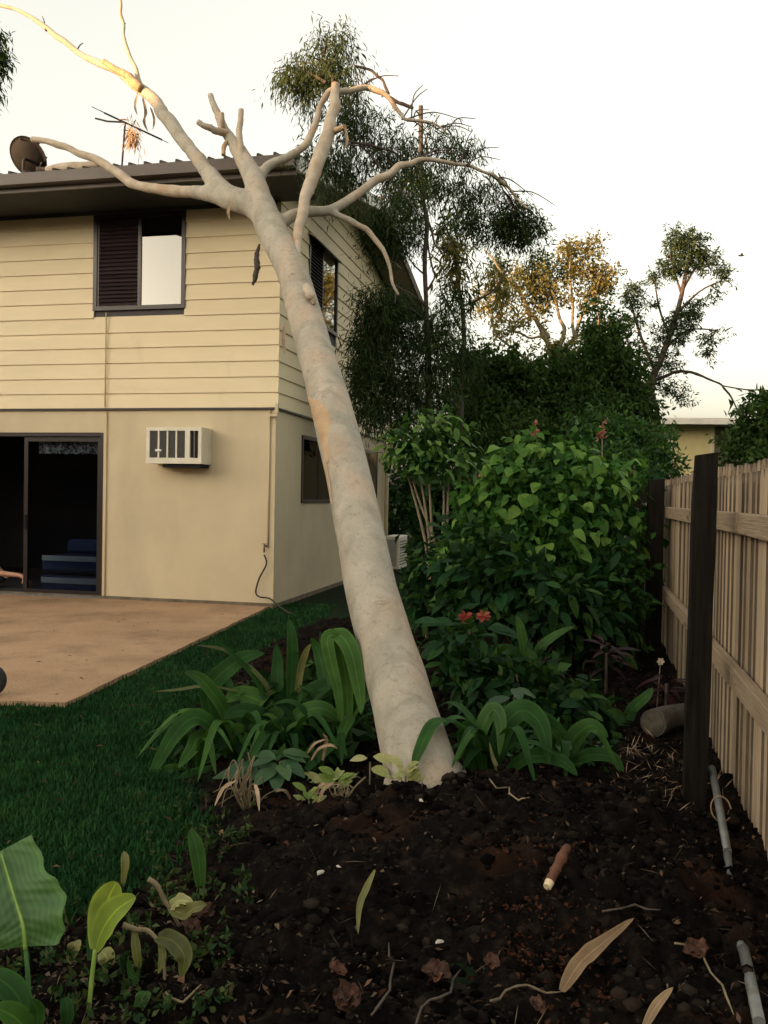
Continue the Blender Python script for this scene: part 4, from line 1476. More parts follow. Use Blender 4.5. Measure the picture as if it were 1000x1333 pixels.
# golden tree catching the last sun
bg_tree('golden_tree', 'open branched tree with golden sunlit leaves in the middle distance', 725, 21.0,
        [(725, 540, 21, 14), (722, 480, 21, 12), (716, 450, 21, 10)],
        [[(720, 460, 21, 8), (700, 420, 21, 6), (680, 385, 21, 5), (650, 350, 21, 4), (630, 325, 21, 2)], [(722, 470, 21, 8), (735, 430, 21, 6), (725, 400, 21, 4), (715, 370, 21, 3)],
         [(724, 470, 21, 8), (748, 440, 21, 6), (758, 410, 21, 5), (775, 385, 21, 4), (790, 345, 21, 2)], [(748, 440, 21, 5), (746, 400, 21, 4), (742, 360, 21, 3), (745, 320, 21, 2)],
         [(700, 420, 21, 5), (715, 440, 21, 4), (690, 440, 21, 3), (660, 430, 21, 3)], [(758, 410, 21, 4), (780, 400, 21, 3), (776, 440, 21, 3)], [(690, 400, 21, 4), (668, 420, 21, 3), (640, 400, 21, 2)],
         [(720, 470, 21, 5), (690, 470, 21, 4), (650, 440, 21, 3), (640, 420, 21, 2)]],
        ([(745, 325, 21, 18, 14, 200), (770, 320, 21, 16, 14, 170), (790, 350, 21, 20, 18, 240), (760, 345, 21, 22, 16, 220), (655, 375, 21, 30, 22, 330), (640, 400, 21, 24, 26, 200),
          (730, 375, 21, 24, 20, 180), (770, 380, 21, 22, 20, 200), (690, 360, 21, 26, 20, 220), (725, 455, 21, 40, 18, 360), (660, 430, 21, 30, 24, 260), (690, 410, 21, 24, 22, 160), (775, 440, 21, 30, 26, 260)],
         [(700, 365, 21.5, 24, 16, 420), (735, 350, 21.5, 16, 14, 260), (705, 390, 21.5, 22, 18, 260), (780, 375, 21.5, 20, 22, 240), (650, 345, 21.5, 20, 14, 200), (700, 340, 21.5, 20, 10, 160), (790, 420, 21.5, 20, 22, 240)]),
        (L_gold, L_pine), (.06, .14, .42, .3, .7, 12, .18), limb_mat=M_shrubstem, dens=2.3)
# tall open pine like tree at the right
bg_tree('tall_open_tree', 'tall slender tree with tufted dark crown and a drooping bare branch', 842, 24.0,
        [(846, 520, 24, 10), (860, 470, 24, 8), (874, 430, 24, 7), (886, 390, 24, 6), (892, 360, 24, 5), (904, 320, 24, 3)],
        [[(888, 385, 24, 4), (880, 360, 24, 3), (872, 330, 24, 2)], [(890, 375, 24, 4), (905, 350, 24, 3), (925, 330, 24, 2)], [(880, 410, 24, 4), (910, 380, 24, 3), (940, 365, 24, 2)],
         [(872, 440, 24, 4), (858, 400, 24, 3), (852, 360, 24, 2)], [(855, 490, 24, 5), (835, 440, 24, 4), (820, 390, 24, 3)], [(866, 455, 24, 4), (895, 430, 24, 3), (935, 430, 24, 2)],
         [(852, 495, 24, 6), (880, 484, 24, 5), (910, 488, 24, 4), (938, 500, 24, 3), (950, 514, 24, 3), (960, 534, 24, 2)], [(940, 502, 24, 2), (970, 507, 24, 2), (1002, 508, 24, 2)],
         [(850, 500, 24, 5), (830, 470, 24, 4), (815, 440, 24, 3)]],
        [(892, 315, 24, 32, 24, 1150), (880, 345, 24, 26, 20, 700), (915, 335, 24, 24, 22, 650), (850, 362, 24, 12, 14, 170), (862, 350, 24, 10, 8, 80), (940, 355, 24, 16, 16, 280), (932, 380, 24, 12, 10, 110),
         (890, 415, 24, 26, 22, 700), (880, 440, 24, 20, 16, 360), (905, 395, 24, 14, 12, 160), (825, 385, 24, 15, 22, 420), (828, 420, 24, 18, 16, 260), (850, 395, 24, 12, 12, 90), (860, 430, 24, 16, 20, 160),
         (922, 440, 24, 24, 14, 200), (920, 460, 24, 12, 10, 120), (845, 455, 24, 20, 22, 320), (870, 470, 24, 26, 20, 320), (850, 500, 24, 30, 24, 420), (885, 510, 24, 26, 20, 240), (945, 435, 24, 8, 8, 20)],
        L_pine, (.07, .16, .26, .25, .7, 14, .10), limb_mat=M_twig, dens=2.0, shrink=.84)
# dark evergreens closing the garden
ev = [('evergreen_tree', 'dark dense evergreen nearest the weeping tree and the house', 640, 17.0,
       [(640, 500, 17, 42, 34, 2200), (610, 530, 17, 34, 34, 1500), (665, 490, 17, 30, 22, 800), (640, 550, 16.6, 60, 34, 2300), (620, 480, 17, 24, 20, 400), (655, 466, 17, 12, 14, 120), (628, 462, 17, 10, 12, 110)], L_dark),
      ('evergreen_tree', 'dark dense evergreen rounding up below the golden tree', 725, 18.0,
       [(725, 512, 18, 50, 28, 2600), (700, 492, 18, 30, 18, 800), (750, 494, 18, 32, 20, 900), (720, 545, 17.5, 70, 34, 2800), (690, 510, 18, 30, 24, 800), (760, 470, 18, 14, 14, 160), (698, 474, 18, 12, 12, 100)], L_dark),
      ('evergreen_tree', 'dark dense evergreen in front of the tall open tree', 800, 18.5,
       [(795, 490, 18.5, 40, 34, 2000), (790, 450, 18.5, 26, 26, 900), (815, 520, 18.5, 40, 26, 1500), (780, 540, 18, 50, 30, 1800), (770, 430, 18.5, 12, 14, 220), (840, 530, 18.5, 26, 16, 500), (800, 420, 18.5, 12, 16, 160), (770, 405, 18.5, 10, 10, 80), (815, 470, 18.5, 14, 12, 160)], L_dark)]
for nm, lb, bx_, Y, cs, mt_ in ev:
    cs = cs + [(bx_ + random.uniform(-48, 48), random.uniform(458, 492), Y + random.uniform(-.5, .5), random.uniform(7, 13), random.uniform(8, 18), 90) for _ in range(9)]
    bg_tree(nm, lb, bx_, Y, [(bx_, 560, Y, 16), (bx_ + 4, 520, Y, 11), (bx_ + 2, 480, Y, 6)],
            [[(bx_, 530, Y, 7), (bx_ - 28, 500, Y, 5), (bx_ - 40, 480, Y, 2)], [(bx_ + 3, 520, Y, 7), (bx_ + 30, 495, Y, 4), (bx_ + 40, 470, Y, 2)]],
            cs, mt_, (.08, .18, .4, .35, .7, 14, .2), dens=1.5)
bg_tree('mid_green_tree', 'mid green feathery tree rising behind the broad leafed bush', 790, 14.0,
        [(795, 620, 14, 9), (800, 580, 14, 7), (800, 550, 14, 4)], [[(798, 590, 14, 5), (770, 565, 14, 3)], [(798, 585, 14, 5), (840, 575, 14, 3)]],
        [(790, 560, 14, 36, 22, 1300), (830, 580, 14, 42, 24, 1500), (760, 560, 14, 26, 18, 700), (860, 605, 14, 26, 18, 800), (780, 600, 13.6, 60, 26, 1600), (820, 615, 13.4, 40, 20, 900)],
        L_mid, (.08, .16, .35, .3, .7, 14, .16))
bg_tree('mid_green_tree', 'mid green tree filling the gap left of the broad leafed bush', 655, 14.5,
        [(655, 640, 14.5, 9), (658, 600, 14.5, 7), (655, 575, 14.5, 4)], [[(656, 610, 14.5, 5), (630, 585, 14.5, 3)]],
        [(650, 575, 14.5, 50, 20, 1500), (690, 565, 14.5, 40, 18, 1200), (640, 610, 14, 50, 30, 1700), (700, 600, 14, 50, 24, 1400), (730, 570, 14.5, 30, 16, 700)],
        L_dark, (.08, .17, .4, .3, .7, 14, .16))
bg_tree('fence_side_tree', 'dark bushy tree beyond the paling fence at the right edge', 1010, 11.5,
        [(1012, 640, 11.5, 12), (1010, 580, 11.5, 9), (1005, 540, 11.5, 5)], [[(1010, 590, 11.5, 6), (975, 560, 11.5, 3)], [(1008, 570, 11.5, 5), (1030, 530, 11.5, 3)]],
        [(1000, 545, 11.5, 38, 30, 1700), (975, 565, 11.5, 26, 22, 1000), (1020, 530, 11.5, 44, 36, 1700), (960, 580, 11.5, 16, 14, 380), (1000, 590, 11.2, 50, 24, 1500), (1060, 540, 11.8, 50, 50, 1500)],
        L_dark, (.07, .15, .35, .3, .7, 14, .13))
bg_tree('roadside_tree', 'tree behind the house with dark foliage poking in at the top left corner', -60, 19.0,
        [(-60, 300, 19, 16), (-58, 150, 19, 10), (-50, 60, 19, 6)], [[(-58, 160, 19, 6), (-30, 90, 19, 3), (-8, 50, 19, 2)]],
        [(-18, 55, 19, 26, 34, 1300), (-50, 90, 19, 50, 50, 2200), (-70, 30, 19, 50, 50, 1800), (-8, 70, 19, 12, 16, 300)],
        L_weep, (.12, .22, .2, .8, .5, 14, .18))

# neighbouring house beyond the trees
nb = P(905, 600, 30)
nh = thing('neighbour_house', 'low pale yellow house with flat light roof beyond the fence', 'house', (nb.x, nb.y, 0), R(-8))
q = MB()
q.box(-.95, .62, 0, 6, 0, 4.1)
q.build('wall', pmat('pale_yellow_wall', [(0.3, W(.50, .42, .20)), (0.7, W(.58, .49, .25))], 3, .8), nh)
q = MB()
q.box(-2.3, -.951, .8, 6, 0, 4.08)
q.box(.621, 3.0, .8, 6, 0, 4.08)
q.build('recessed_wall', pmat('shaded_side_wall', [(0.3, W(.20, .18, .13)), (0.7, W(.26, .23, .16))], 3, .8), nh)
q = MB()
q.prism([(-.9, 4.12), (-.9, 4.27), (3.0, 4.62), (6.8, 4.27), (6.8, 4.12)], 0, -2.9, 3.4)
q.build('roof', pmat('pale_roof_sheet', [(0.3, W(.46, .43, .38)), (0.7, W(.56, .52, .46))], 3, .5), nh)
q = MB()
q.box(-2.95, 3.45, -1.02, -.905, 4.05, 4.2)
q.build('gutter', M_barge, nh)
q = MB()
q.box(-.85, -.78, -.01, -.001, .1, 4.05)
q.box(.5, .56, -.01, -.001, .1, 4.05)
q.build('corner_trim', M_barge, nh)
q = MB()
q.box(-.35, .3, -.02, -.002, 1.1, 2.3)
q.build('window', M_frame, nh)

# unseen two storey building added behind the camera to shade the garden
bc = Vector((-1, 10, 0)) + Vector((-.85, -.53, 0)) * 25
nbq = thing('shading_building', 'unseen long brick building added behind the viewer to shade the garden', 'building', bc, math.atan2(-.85, .53))
M_brick = pmat('dull_brick', [(0.3, W(.16, .09, .06)), (0.7, W(.22, .13, .09))], 8, .85)
q = MB()
q.box(-17, 17, -9, 0, 0, 6.3)
q.build('wall', M_brick, nbq)
q = MB()
q.add([(-17.6, -9.6, 6.3), (17.6, -9.6, 6.3), (17.6, .6, 6.3), (-17.6, .6, 6.3), (-13, -4.5, 7.8), (13, -4.5, 7.8)],
      [(0, 1, 5, 4), (2, 3, 4, 5), (1, 2, 5), (3, 0, 4), (3, 2, 1, 0)])
q.build('roof', M_roof, nbq)
for fl_ in (1.0, 4.0):
    for k in range(8):
        x = -14.7 + k * 4.2
        q = MB()
        q.box(x - .8, x + .8, .0, .05, fl_, fl_ + 1.3)
        w_o = q.build('window', M_frame, nbq)
        q = MB()
        q.box(x - .72, x + .72, .051, .056, fl_ + .08, fl_ + 1.22)
        q.build('pane', M_pane2, w_o)

# bird in the sky
bp_ = P(965, 333, 26)
bird = thing('bird', 'tiny dark bird flying in the sky at the far right', 'bird', bp_)
q = MB()
q.tube([(-.09, 0, -.005), (-.04, 0, .0), (.03, 0, .008), (.075, 0, .012), (.10, 0, .010)], [.006, .022, .028, .016, .004], 8, 3)
q.build('body', M_black, bird, smooth=True)
for sgn in (-1, 1):
    q = MB()
    q.add([(-.03, 0, .02), (.04, 0, .02), (.02, sgn * .09, .06), (-.03, sgn * .09, .055), (-.05, sgn * .17, .03), (-.02, sgn * .16, .035)],
          [(0, 1, 2, 3), (3, 2, 5, 4)])
    q.build('wing', M_black, bird)

# ------------------------------------------------------------------ paling fence
fence = thing('paling_fence', 'tall weathered timber paling fence along the right side of the garden', 'fence', F0, -FA)
pal = MB()
w_ = .047
pal.prism([(-w_, -.15), (w_, -.15), (w_, 1.60), (w_ - .022, 1.65), (-w_ + .022, 1.65), (-w_, 1.60)], 0, 0, .020)
palm = pal.mesh('paling', M_paling)
M_edge = pmat('paling_edge_shade', [(0.3, W(.065, .049, .034)), (0.7, W(.14, .107, .073))], 9, .95, stretch=(6, 6, 1), rand=.3)  # shade between the palings, painted as a darker colour on their side faces
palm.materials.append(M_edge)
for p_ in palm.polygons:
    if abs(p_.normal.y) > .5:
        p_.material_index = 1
pal2 = MB()
pal2.prism([(-.050, -.15), (.050, -.15), (.050, 1.675), (.026, 1.715), (-.026, 1.715), (-.050, 1.675)], 0, .0, .015)
palm2 = pal2.mesh('back_paling', M_paling)
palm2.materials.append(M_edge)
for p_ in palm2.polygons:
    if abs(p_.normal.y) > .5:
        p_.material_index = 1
y = -1.6
while y < 7.6:
    o = bpy.data.objects.new('paling', palm)
    o.location = (random.uniform(.001, .010), y, random.uniform(-.012, .010))
    o.rotation_euler = (random.gauss(0, .004), 0, random.gauss(0, .05))
    link(o, fence)
    o = bpy.data.objects.new('back_paling', palm2)
    o.location = (.10 + random.uniform(-.003, .003), y + .068, random.uniform(-.014, .012) + (.025 if y > 1.2 else 0))
    o.rotation_euler = (random.gauss(0, .004), 0, random.gauss(0, .02))
    link(o, fence)
    y += .136
p1 = (G(905, 1050) - F0)
PY1 = p1.dot(FV)
PY2 = (P(858, 700, 8.35) - F0).dot(FV)
for (ya, yb) in ((-1.7, PY1), (PY1, PY2), (PY2, 7.7)):
    for (z0, z1, th) in ((.59, .695, .055), (1.345, 1.448, .045)):
        q = MB()
        q.bbox(-th, -.003, ya + .006, yb - .006, z0, z1, .005)
        o = q.build('rail', M_rail, fence)
        o.rotation_euler = (random.gauss(0, .002), random.gauss(0, .01), 0)
for (yc, tilt, h_, sz_) in ((PY1, .010, 1.73, .053), (PY2, .0, 1.70, .075), (7.0, 0, 1.7, .06)):
    q = MB()
    n_ = 9
    vs, fs = [], []
    for k in range(n_):
        z = -.2 + (h_ + .2) * k / (n_ - 1)
        for (sx, sy) in ((-1, -1), (1, -1), (1, 1), (-1, 1)):
            jx = .006 * noise.noise(Vector((sx * 3, sy * 5, z * 2.5 + yc)))
            vs.append(((-.205 if yc == PY1 else -.058 - sz_) + sx * sz_ * (1.0 if k < n_ - 1 else .93) + jx + tilt * z - tilt, yc + sy * sz_ + jx, z + (.008 * sx if k == n_ - 1 else 0)))
    for k in range(n_ - 1):
        for c in range(4):
            c2 = (c + 1) % 4
            fs.append((k * 4 + c, k * 4 + c2, k * 4 + 4 + c2, k * 4 + 4 + c))
    fs.append((n_ * 4 - 4, n_ * 4 - 3, n_ * 4 - 2, n_ * 4 - 1))
    q.add(vs, fs)
    q.build('post', M_post, fence)
# ------------------------------------------------------------------ leaves as parts
def leaf_shape(name, mat, prof, fold=.18, curl=.25, nseg=6, wave=0.0):
    """unit leaf along +Y, normal +Z; prof(t) half width"""
    vs_, fs_ = [], []
    for i_ in range(nseg + 1):
        t = i_ / nseg
        w = prof(t)
        z = -curl * t * t
        for k_ in (-1, 0, 1):
            vs_.append((k_ * w, t, z + abs(k_) * (fold * w + wave * math.sin(t * 11 + k_) * w)))
    for i_ in range(nseg):
        for k_ in (0, 1):
            a_ = i_ * 3 + k_
            fs_.append((a_, a_ + 1, a_ + 4, a_ + 3))
    q_ = MB()
    q_.add(vs_, fs_)
    return q_.mesh(name, mat, smooth=True)


heart = lambda t: .40 * math.sin(math.pi * min(1, t ** .62 * .98 + .02)) ** .8 + .01
oval = lambda t: .21 * math.sin(math.pi * (t * .97 + .015)) ** .75
lance = lambda t: .13 * math.sin(math.pi * (t * .96 + .02)) ** .8


def place_leaf(mesh, parent, pos, d, up, size, name='leaf'):
    d = Vector(d).normalized()
    up = Vector(up)
    x = d.cross(up)
    x = x.normalized() if x.length > 1e-4 else d.orthogonal().normalized()
    z = x.cross(d)
    mtx = Matrix((x, d, z)).transposed().to_4x4()
    o = bpy.data.objects.new(name, mesh)
    mtx = mtx @ Matrix.Diagonal((size, size, size, 1))
    mtx.translation = Vector(pos) - OFF[parent.name]
    link(o, parent)
    o.matrix_local = mtx
    return o


def shrub(name, label, base, lobes, n_parts, n_mass, mesh_fn, size, mat, mat_mass, stems=6, group='garden shrubs', cat='shrub', asp=.55, stem_mat=None, up_bias=.35, droop=.35):
    """lobes: (px, py, Y, rx px, ry px). The foremost leaves are leaves of their own, the rest one mass"""
    base = Vector(base)
    t = thing(name, label, cat, base, group=group)
    lob = [(P(x, y, Y), Vector((wpx(rx, Y), wpx(rx, Y) * .75, wpx(ry, Y)))) for x, y, Y, rx, ry in lobes]
    meshes = [mesh_fn(name + '_leaf', mat, k_) for k_ in range(3)]
    wts = [l[1].x * l[1].z for l in lob]
    for _ in range(n_parts):
        c_, r_ = random.choices(lob, wts)[0]
        while True:
            u = Vector((random.gauss(0, 1), random.gauss(0, 1), random.gauss(0, 1))).normalized()
            if u.y < .25 and u.z > -.75:
                break
        k_ = random.uniform(.88, 1.08)
        pos = c_ + Vector((u.x * r_.x, u.y * r_.y, u.z * r_.z)) * k_
        d_ = Vector((u.x, u.y, u.z * .3 - droop)) + Vector((random.gauss(0, .45), random.gauss(0, .45), random.gauss(0, .3)))
        up_ = u * .6 + Vector((random.gauss(0, .25), random.gauss(0, .25) - .2, up_bias + .3))
        place_leaf(random.choice(meshes), t, pos, d_, up_, size * random.uniform(.5, 1.4))
    tot = sum(wts)
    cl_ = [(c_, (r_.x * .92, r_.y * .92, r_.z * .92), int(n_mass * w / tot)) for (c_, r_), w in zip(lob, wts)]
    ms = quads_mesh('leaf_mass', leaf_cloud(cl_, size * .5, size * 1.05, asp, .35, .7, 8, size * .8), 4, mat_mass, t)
    ms['kind'] = 'stuff'
    for k_ in range(stems):
        c_, r_ = random.choices(lob, wts)[0]
        q_ = MB()
        e_ = c_ + Vector((random.uniform(-.6, .6) * r_.x, random.uniform(-.5, .3) * r_.y, random.uniform(-.2, .5) * r_.z))
        b_ = base + Vector((random.uniform(-.12, .12), random.uniform(-.1, .1), -.05))
        m_ = b_.lerp(e_, .5) + Vector((random.uniform(-.08, .08), random.uniform(-.08, .08), .05))
        q_.tube([b_, m_, e_], [.016, .012, .005], 6, 4, .1)
        q_.build('stem', stem_mat or M_shrubstem, t, world=True, smooth=True)
    return t


mf = lambda prof, fold, curl, wave: (lambda nm, mat, k: leaf_shape(nm, mat, lambda t: prof(t) * (1, .86, 1.12)[k], fold, curl * (1, 1.5, .5)[k], 6, wave))
b_ = G(720, 850)
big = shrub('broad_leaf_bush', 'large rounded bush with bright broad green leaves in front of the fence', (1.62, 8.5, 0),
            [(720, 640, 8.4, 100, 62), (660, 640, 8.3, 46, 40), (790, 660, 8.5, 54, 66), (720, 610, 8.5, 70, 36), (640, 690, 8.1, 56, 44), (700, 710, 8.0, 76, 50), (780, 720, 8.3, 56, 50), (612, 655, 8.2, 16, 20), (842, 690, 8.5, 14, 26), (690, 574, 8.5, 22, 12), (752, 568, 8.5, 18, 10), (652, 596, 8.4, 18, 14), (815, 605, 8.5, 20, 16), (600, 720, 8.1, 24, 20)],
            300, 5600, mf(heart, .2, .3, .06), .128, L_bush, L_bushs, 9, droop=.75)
b_ = P(553, 650, 10.6)
up_ = shrub('upright_shrub', 'upright shrub with bare cane stems and light green leaf heads beside the wall', (b_.x, b_.y, 0),
            [(545, 575, 10.5, 42, 34), (580, 565, 10.6, 34, 30), (525, 590, 10.4, 24, 26), (600, 600, 10.6, 30, 26), (565, 600, 10.4, 44, 22)],
            170, 1100, mf(oval, .2, .35, .05), .15, leafmat('upright_shrub_leaf', W(0.06875, 0.1512, 0.0275), W(0.1169, 0.22, 0.04125), W(0.1787, 0.275, 0.06875), trans=.33, island=False, spec=.2), L_mid, 0)
for (x0, x1, x2) in ((560, 552, 540), (563, 560, 556), (570, 545, 528), (575, 578, 574), (582, 583, 586), (556, 540, 522), (590, 600, 604)):
    q = MB()
    q.tube([P(x0 + 2, 790, 10.6), P(x0, 720, 10.6), P(x1, 650, 10.55), P(x2, 590, 10.5)], [.020, .018, .014, .008], 7, 4, .1)
    q.build('stem', pmat('cane_stem', [(0.3, W(.17, .135, .09)), (0.7, W(.27, .22, .15))], 12, .8) if 'cane_stem' not in MATS else MATS['cane_stem'], up_, world=True, smooth=True)

shrub('understorey_shrub', 'dark low shrub spilling out below the upright shrub by the wall', (P(565, 650, 9)[0], 9.0, 0),
      [(582, 745, 9.0, 42, 40), (606, 700, 9.2, 40, 36), (560, 790, 8.8, 32, 26), (545, 765, 8.9, 18, 16)], 110, 1500, mf(oval, .18, .4, .05), .15, L_under, L_unders, 6)
shrub('understorey_shrub', 'dark leafy shrub under the broad leafed bush in the middle', (P(690, 650, 7.4)[0], 7.4, 0),
      [(690, 780, 7.3, 80, 46), (640, 760, 7.2, 54, 50), (740, 800, 7.5, 60, 44), (620, 720, 7.6, 36, 34)], 190, 1900, mf(oval, .18, .4, .05), .17, L_under, L_unders, 7)
shrub('understorey_shrub', 'dark shrub in the shade against the fence below the bright bush', (P(800, 650, 7.8)[0], 7.8, 0),
      [(800, 770, 7.8, 40, 60), (790, 830, 7.6, 36, 40)], 70, 900, mf(oval, .18, .4, .05), .15, L_under, L_unders, 5)
shrub('understorey_shrub', 'low dark ground shrub right of the trunk behind the strap leaves', (P(690, 650, 5.7)[0], 5.7, 0),
      [(700, 900, 5.7, 70, 34), (640, 890, 5.7, 50, 40), (750, 930, 5.5, 50, 30), (610, 850, 5.9, 40, 40)], 90, 1400, mf(oval, .18, .4, .05), .13, L_under, L_unders, 5)
shrub('feathery_ground_plant', 'feathery bright green ground plant on the soil left of the dark post', (P(725, 650, 4.95)[0], 4.95, 0),
      [(720, 975, 4.95, 56, 24), (760, 990, 4.95, 30, 16), (690, 1000, 4.85, 30, 14)], 90, 900, mf(lance, .15, .4, .05), .095,
      leafmat('ground_plant_leaf', W(0.0286, 0.1073, 0.0429), W(0.05005, 0.1573, 0.0572), W(0.0858, 0.2145, 0.0715), trans=.28, island=False), L_unders, 3, cat='plant')
shrub('leafy_ground_cover', 'dark leafy ground cover under the strap leaved lilies left of the trunk', (P(380, 650, 5.2)[0], 5.2, 0),
      [(380, 930, 5.2, 80, 44), (430, 900, 5.3, 44, 60), (320, 960, 5.0, 60, 34), (400, 990, 4.7, 60, 26)], 60, 1300, mf(lance, .15, .4, .05), .15, L_under, L_unders, 4, cat='plant')

shrub('backdrop_shrub', 'dark shrub in the shade past the far end of the house wall', (P(545, 650, 13)[0], 13.0, 0),
      [(560, 660, 13, 32, 44), (590, 650, 13, 40, 50), (580, 715, 12.8, 40, 30), (620, 660, 13, 40, 50)], 60, 2200, mf(oval, .18, .4, .05), .17, L_under, L_unders, 5)
shrub('backdrop_shrub', 'dark shrub behind the broad leafed bush against the evergreens', (P(740, 650, 12)[0], 12.0, 0),
      [(680, 640, 12, 60, 50), (760, 640, 12.2, 60, 40), (830, 650, 12, 40, 44), (700, 710, 11.8, 80, 40)], 60, 2600, mf(oval, .18, .4, .05), .17, L_under, L_unders, 5)
shrub('backdrop_shrub', 'dark bush closing the gap behind the outdoor condenser unit', (P(535, 650, 21)[0], 21.0, 0),
      [(520, 640, 21, 30, 50), (550, 650, 21, 34, 60), (520, 700, 21, 34, 36), (490, 660, 22, 24, 60)], 20, 2200, mf(oval, .18, .4, .05), .22, L_under, L_unders, 3)
# pink flower spikes rising behind the bush
for k, (x, y, Y, lb) in enumerate(((697, 566, 9.6, 'dull pink flower spike left of centre above the broad leafed bush'), (784, 560, 9.4, 'dull pink flower spike over the top of the broad leafed bush'),
                                   (632, 622, 9.2, 'rusty red flower spike beside the left edge of the broad leafed bush'))):
    b_ = P(x, y, Y)
    t = thing('flower_spike', lb, 'flower', (b_.x, b_.y, 0), group='pink flower spikes')
    q = MB()
    q.tube([(b_.x, b_.y, 0), (b_.x + .02, b_.y, b_.z * .5), b_], [.012, .01, .006], 6, 3)
    q.build('stalk', M_shrubstem, t, world=True)
    quads_mesh('florets', leaf_cloud([(b_, (.035, .035, .11), 90)], .03, .06, .6, -.3, .6, 6, .02), 4, L_pink, t)


# strap leaves and other single leaves traced as curves in space
def blade(parent, pts, width, mat, nhint=(0, -.65, .75), name='leaf', base=.5, tip=.0, fold=.16, peak=.45, sub=6, wave=0.0, ragged=0.0):
    pv = [Vector(p) for p in pts]
    n_ = len(pv)
    path = []
    for i_ in range(n_ - 1):
        p0, p1, p2, p3 = pv[max(i_ - 1, 0)], pv[i_], pv[i_ + 1], pv[min(i_ + 2, n_ - 1)]
        for s_ in range(sub):
            t = s_ / sub
            path.append(0.5 * ((2 * p1) + (p2 - p0) * t + (2 * p0 - 5 * p1 + 4 * p2 - p3) * t * t + (3 * p1 - p0 - 3 * p2 + p3) * t ** 3))
    path.append(pv[-1])
    L_ = len(path)
    vs_, fs_ = [], []
    nh = Vector(nhint)
    for i_, p in enumerate(path):
        t = i_ / (L_ - 1)
        tg = (path[min(i_ + 1, L_ - 1)] - path[max(i_ - 1, 0)]).normalized()
        sd = tg.cross(nh)
        sd = sd.normalized() if sd.length > 1e-4 else Vector((1, 0, 0))
        nn = sd.cross(tg).normalized()
        if t < peak:
            u = t / peak
            w = base + (1 - base) * math.sin(u * math.pi / 2)
        else:
            u = (t - peak) / (1 - peak)
            w = tip + (1 - tip) * math.cos(u * math.pi / 2) ** .8
        w *= width * .5
        for k_ in (-1, -.5, 0, .5, 1):
            wr_ = w * (1 + ragged * math.sin(t * 13 + 1.2 * (k_ > 0)) + ragged * .6 * math.sin(t * 31 + k_)) if k_ else w
            vs_.append(p + sd * (k_ * wr_) + nn * (fold * w * abs(k_) + wave * w * abs(k_) * math.sin(t * 19 + k_ * 2)))
    for i_ in range(L_ - 1):
        for k_ in range(4):
            a_ = i_ * 5 + k_
            fs_.append((a_, a_ + 1, a_ + 6, a_ + 5))
    q_ = MB()
    q_.add(vs_, fs_)
    o_ = q_.build(name, mat, parent, world=True, smooth=True)
    at = o_.data.attributes.new('across', 'FLOAT', 'POINT')
    at.data.foreach_set('value', [2.0 + k_ for _ in range(L_) for k_ in (-1, -.5, 0, .5, 1)])
    at = o_.data.attributes.new('along', 'FLOAT', 'POINT')
    at.data.foreach_set('value', [i_ / (L_ - 1) + .22 * abs(k_) for i_ in range(L_) for k_ in (-1, -.5, 0, .5, 1)])
    return o_


def px_blade(parent, pts, wpx_, mat, **kw):
    Ym = sum(p[2] for p in pts) / len(pts)
    return blade(parent, [P(*p) for p in pts], wpx(wpx_, Ym), mat, **kw)


def lily(name, label, base_px, Y, leaves, group='strap leaved lilies', fill=0, fl=.5):
    b_ = P(base_px[0], base_px[1], Y)
    t = thing(name, label, 'plant', (b_.x, b_.y, gz(b_.x, b_.y)), group=group)
    for lv in leaves:
        px_blade(t, lv[0], lv[1] * .95, lv[2] if len(lv) > 2 else L_strap, nhint=(random.uniform(-.5, .5), -.75, .65))
    g0 = Vector((b_.x, b_.y, gz(b_.x, b_.y)))
    for k_ in range(fill):
        a_ = random.uniform(0, 2 * math.pi)
        ln = fl * random.uniform(.7, 1.2)
        o_ = Vector((math.cos(a_), math.sin(a_), 0))
        hgt = ln * random.uniform(.35, .75)
        blade(t, [g0 + o_ * .02, g0 + o_ * ln * .25 + Vector((0, 0, hgt * .75)), g0 + o_ * ln * .6 + Vector((0, 0, hgt)), g0 + o_ * ln + Vector((0, 0, hgt * random.uniform(.1, .7)))],
              random.uniform(.03, .055), L_strap, nhint=(o_.x * -.4, o_.y * -.4 - .2, .9))
    return t


D = .0
lily('strap_lily', 'clump of broad arching strap leaves sprawling over the lawn edge', (310, 985), 4.9,
     [([(300, 980, 4.9), (262, 935, 4.8), (228, 955, 4.7), (186, 1030, 4.6)], 26), ([(300, 980, 4.9), (270, 905, 4.95), (310, 860, 5.0), (345, 850, 5.05)], 26),
      ([(305, 960, 4.95), (290, 920, 4.9), (262, 885, 4.8), (240, 875, 4.75)], 22, L_mid), ([(300, 975, 4.9), (262, 960, 4.8), (250, 975, 4.7), (232, 1000, 4.6)], 22),
      ([(300, 1000, 4.8), (270, 1003, 4.7), (235, 1015, 4.6), (190, 1065, 4.5)], 14), ([(300, 1000, 4.8), (250, 1010, 4.6), (205, 1030, 4.5), (182, 1060, 4.45)], 10),
      ([(330, 960, 5), (350, 900, 5.0), (300, 850, 5.0), (255, 840, 4.9)], 7, L_wilt), ([(355, 930, 5), (330, 880, 5), (300, 850, 4.95), (282, 832, 4.9)], 9),
      ([(310, 900, 5.0), (270, 893, 4.9), (230, 898, 4.9), (200, 900, 4.85)], 5, L_wilt)], fill=16, fl=.48)
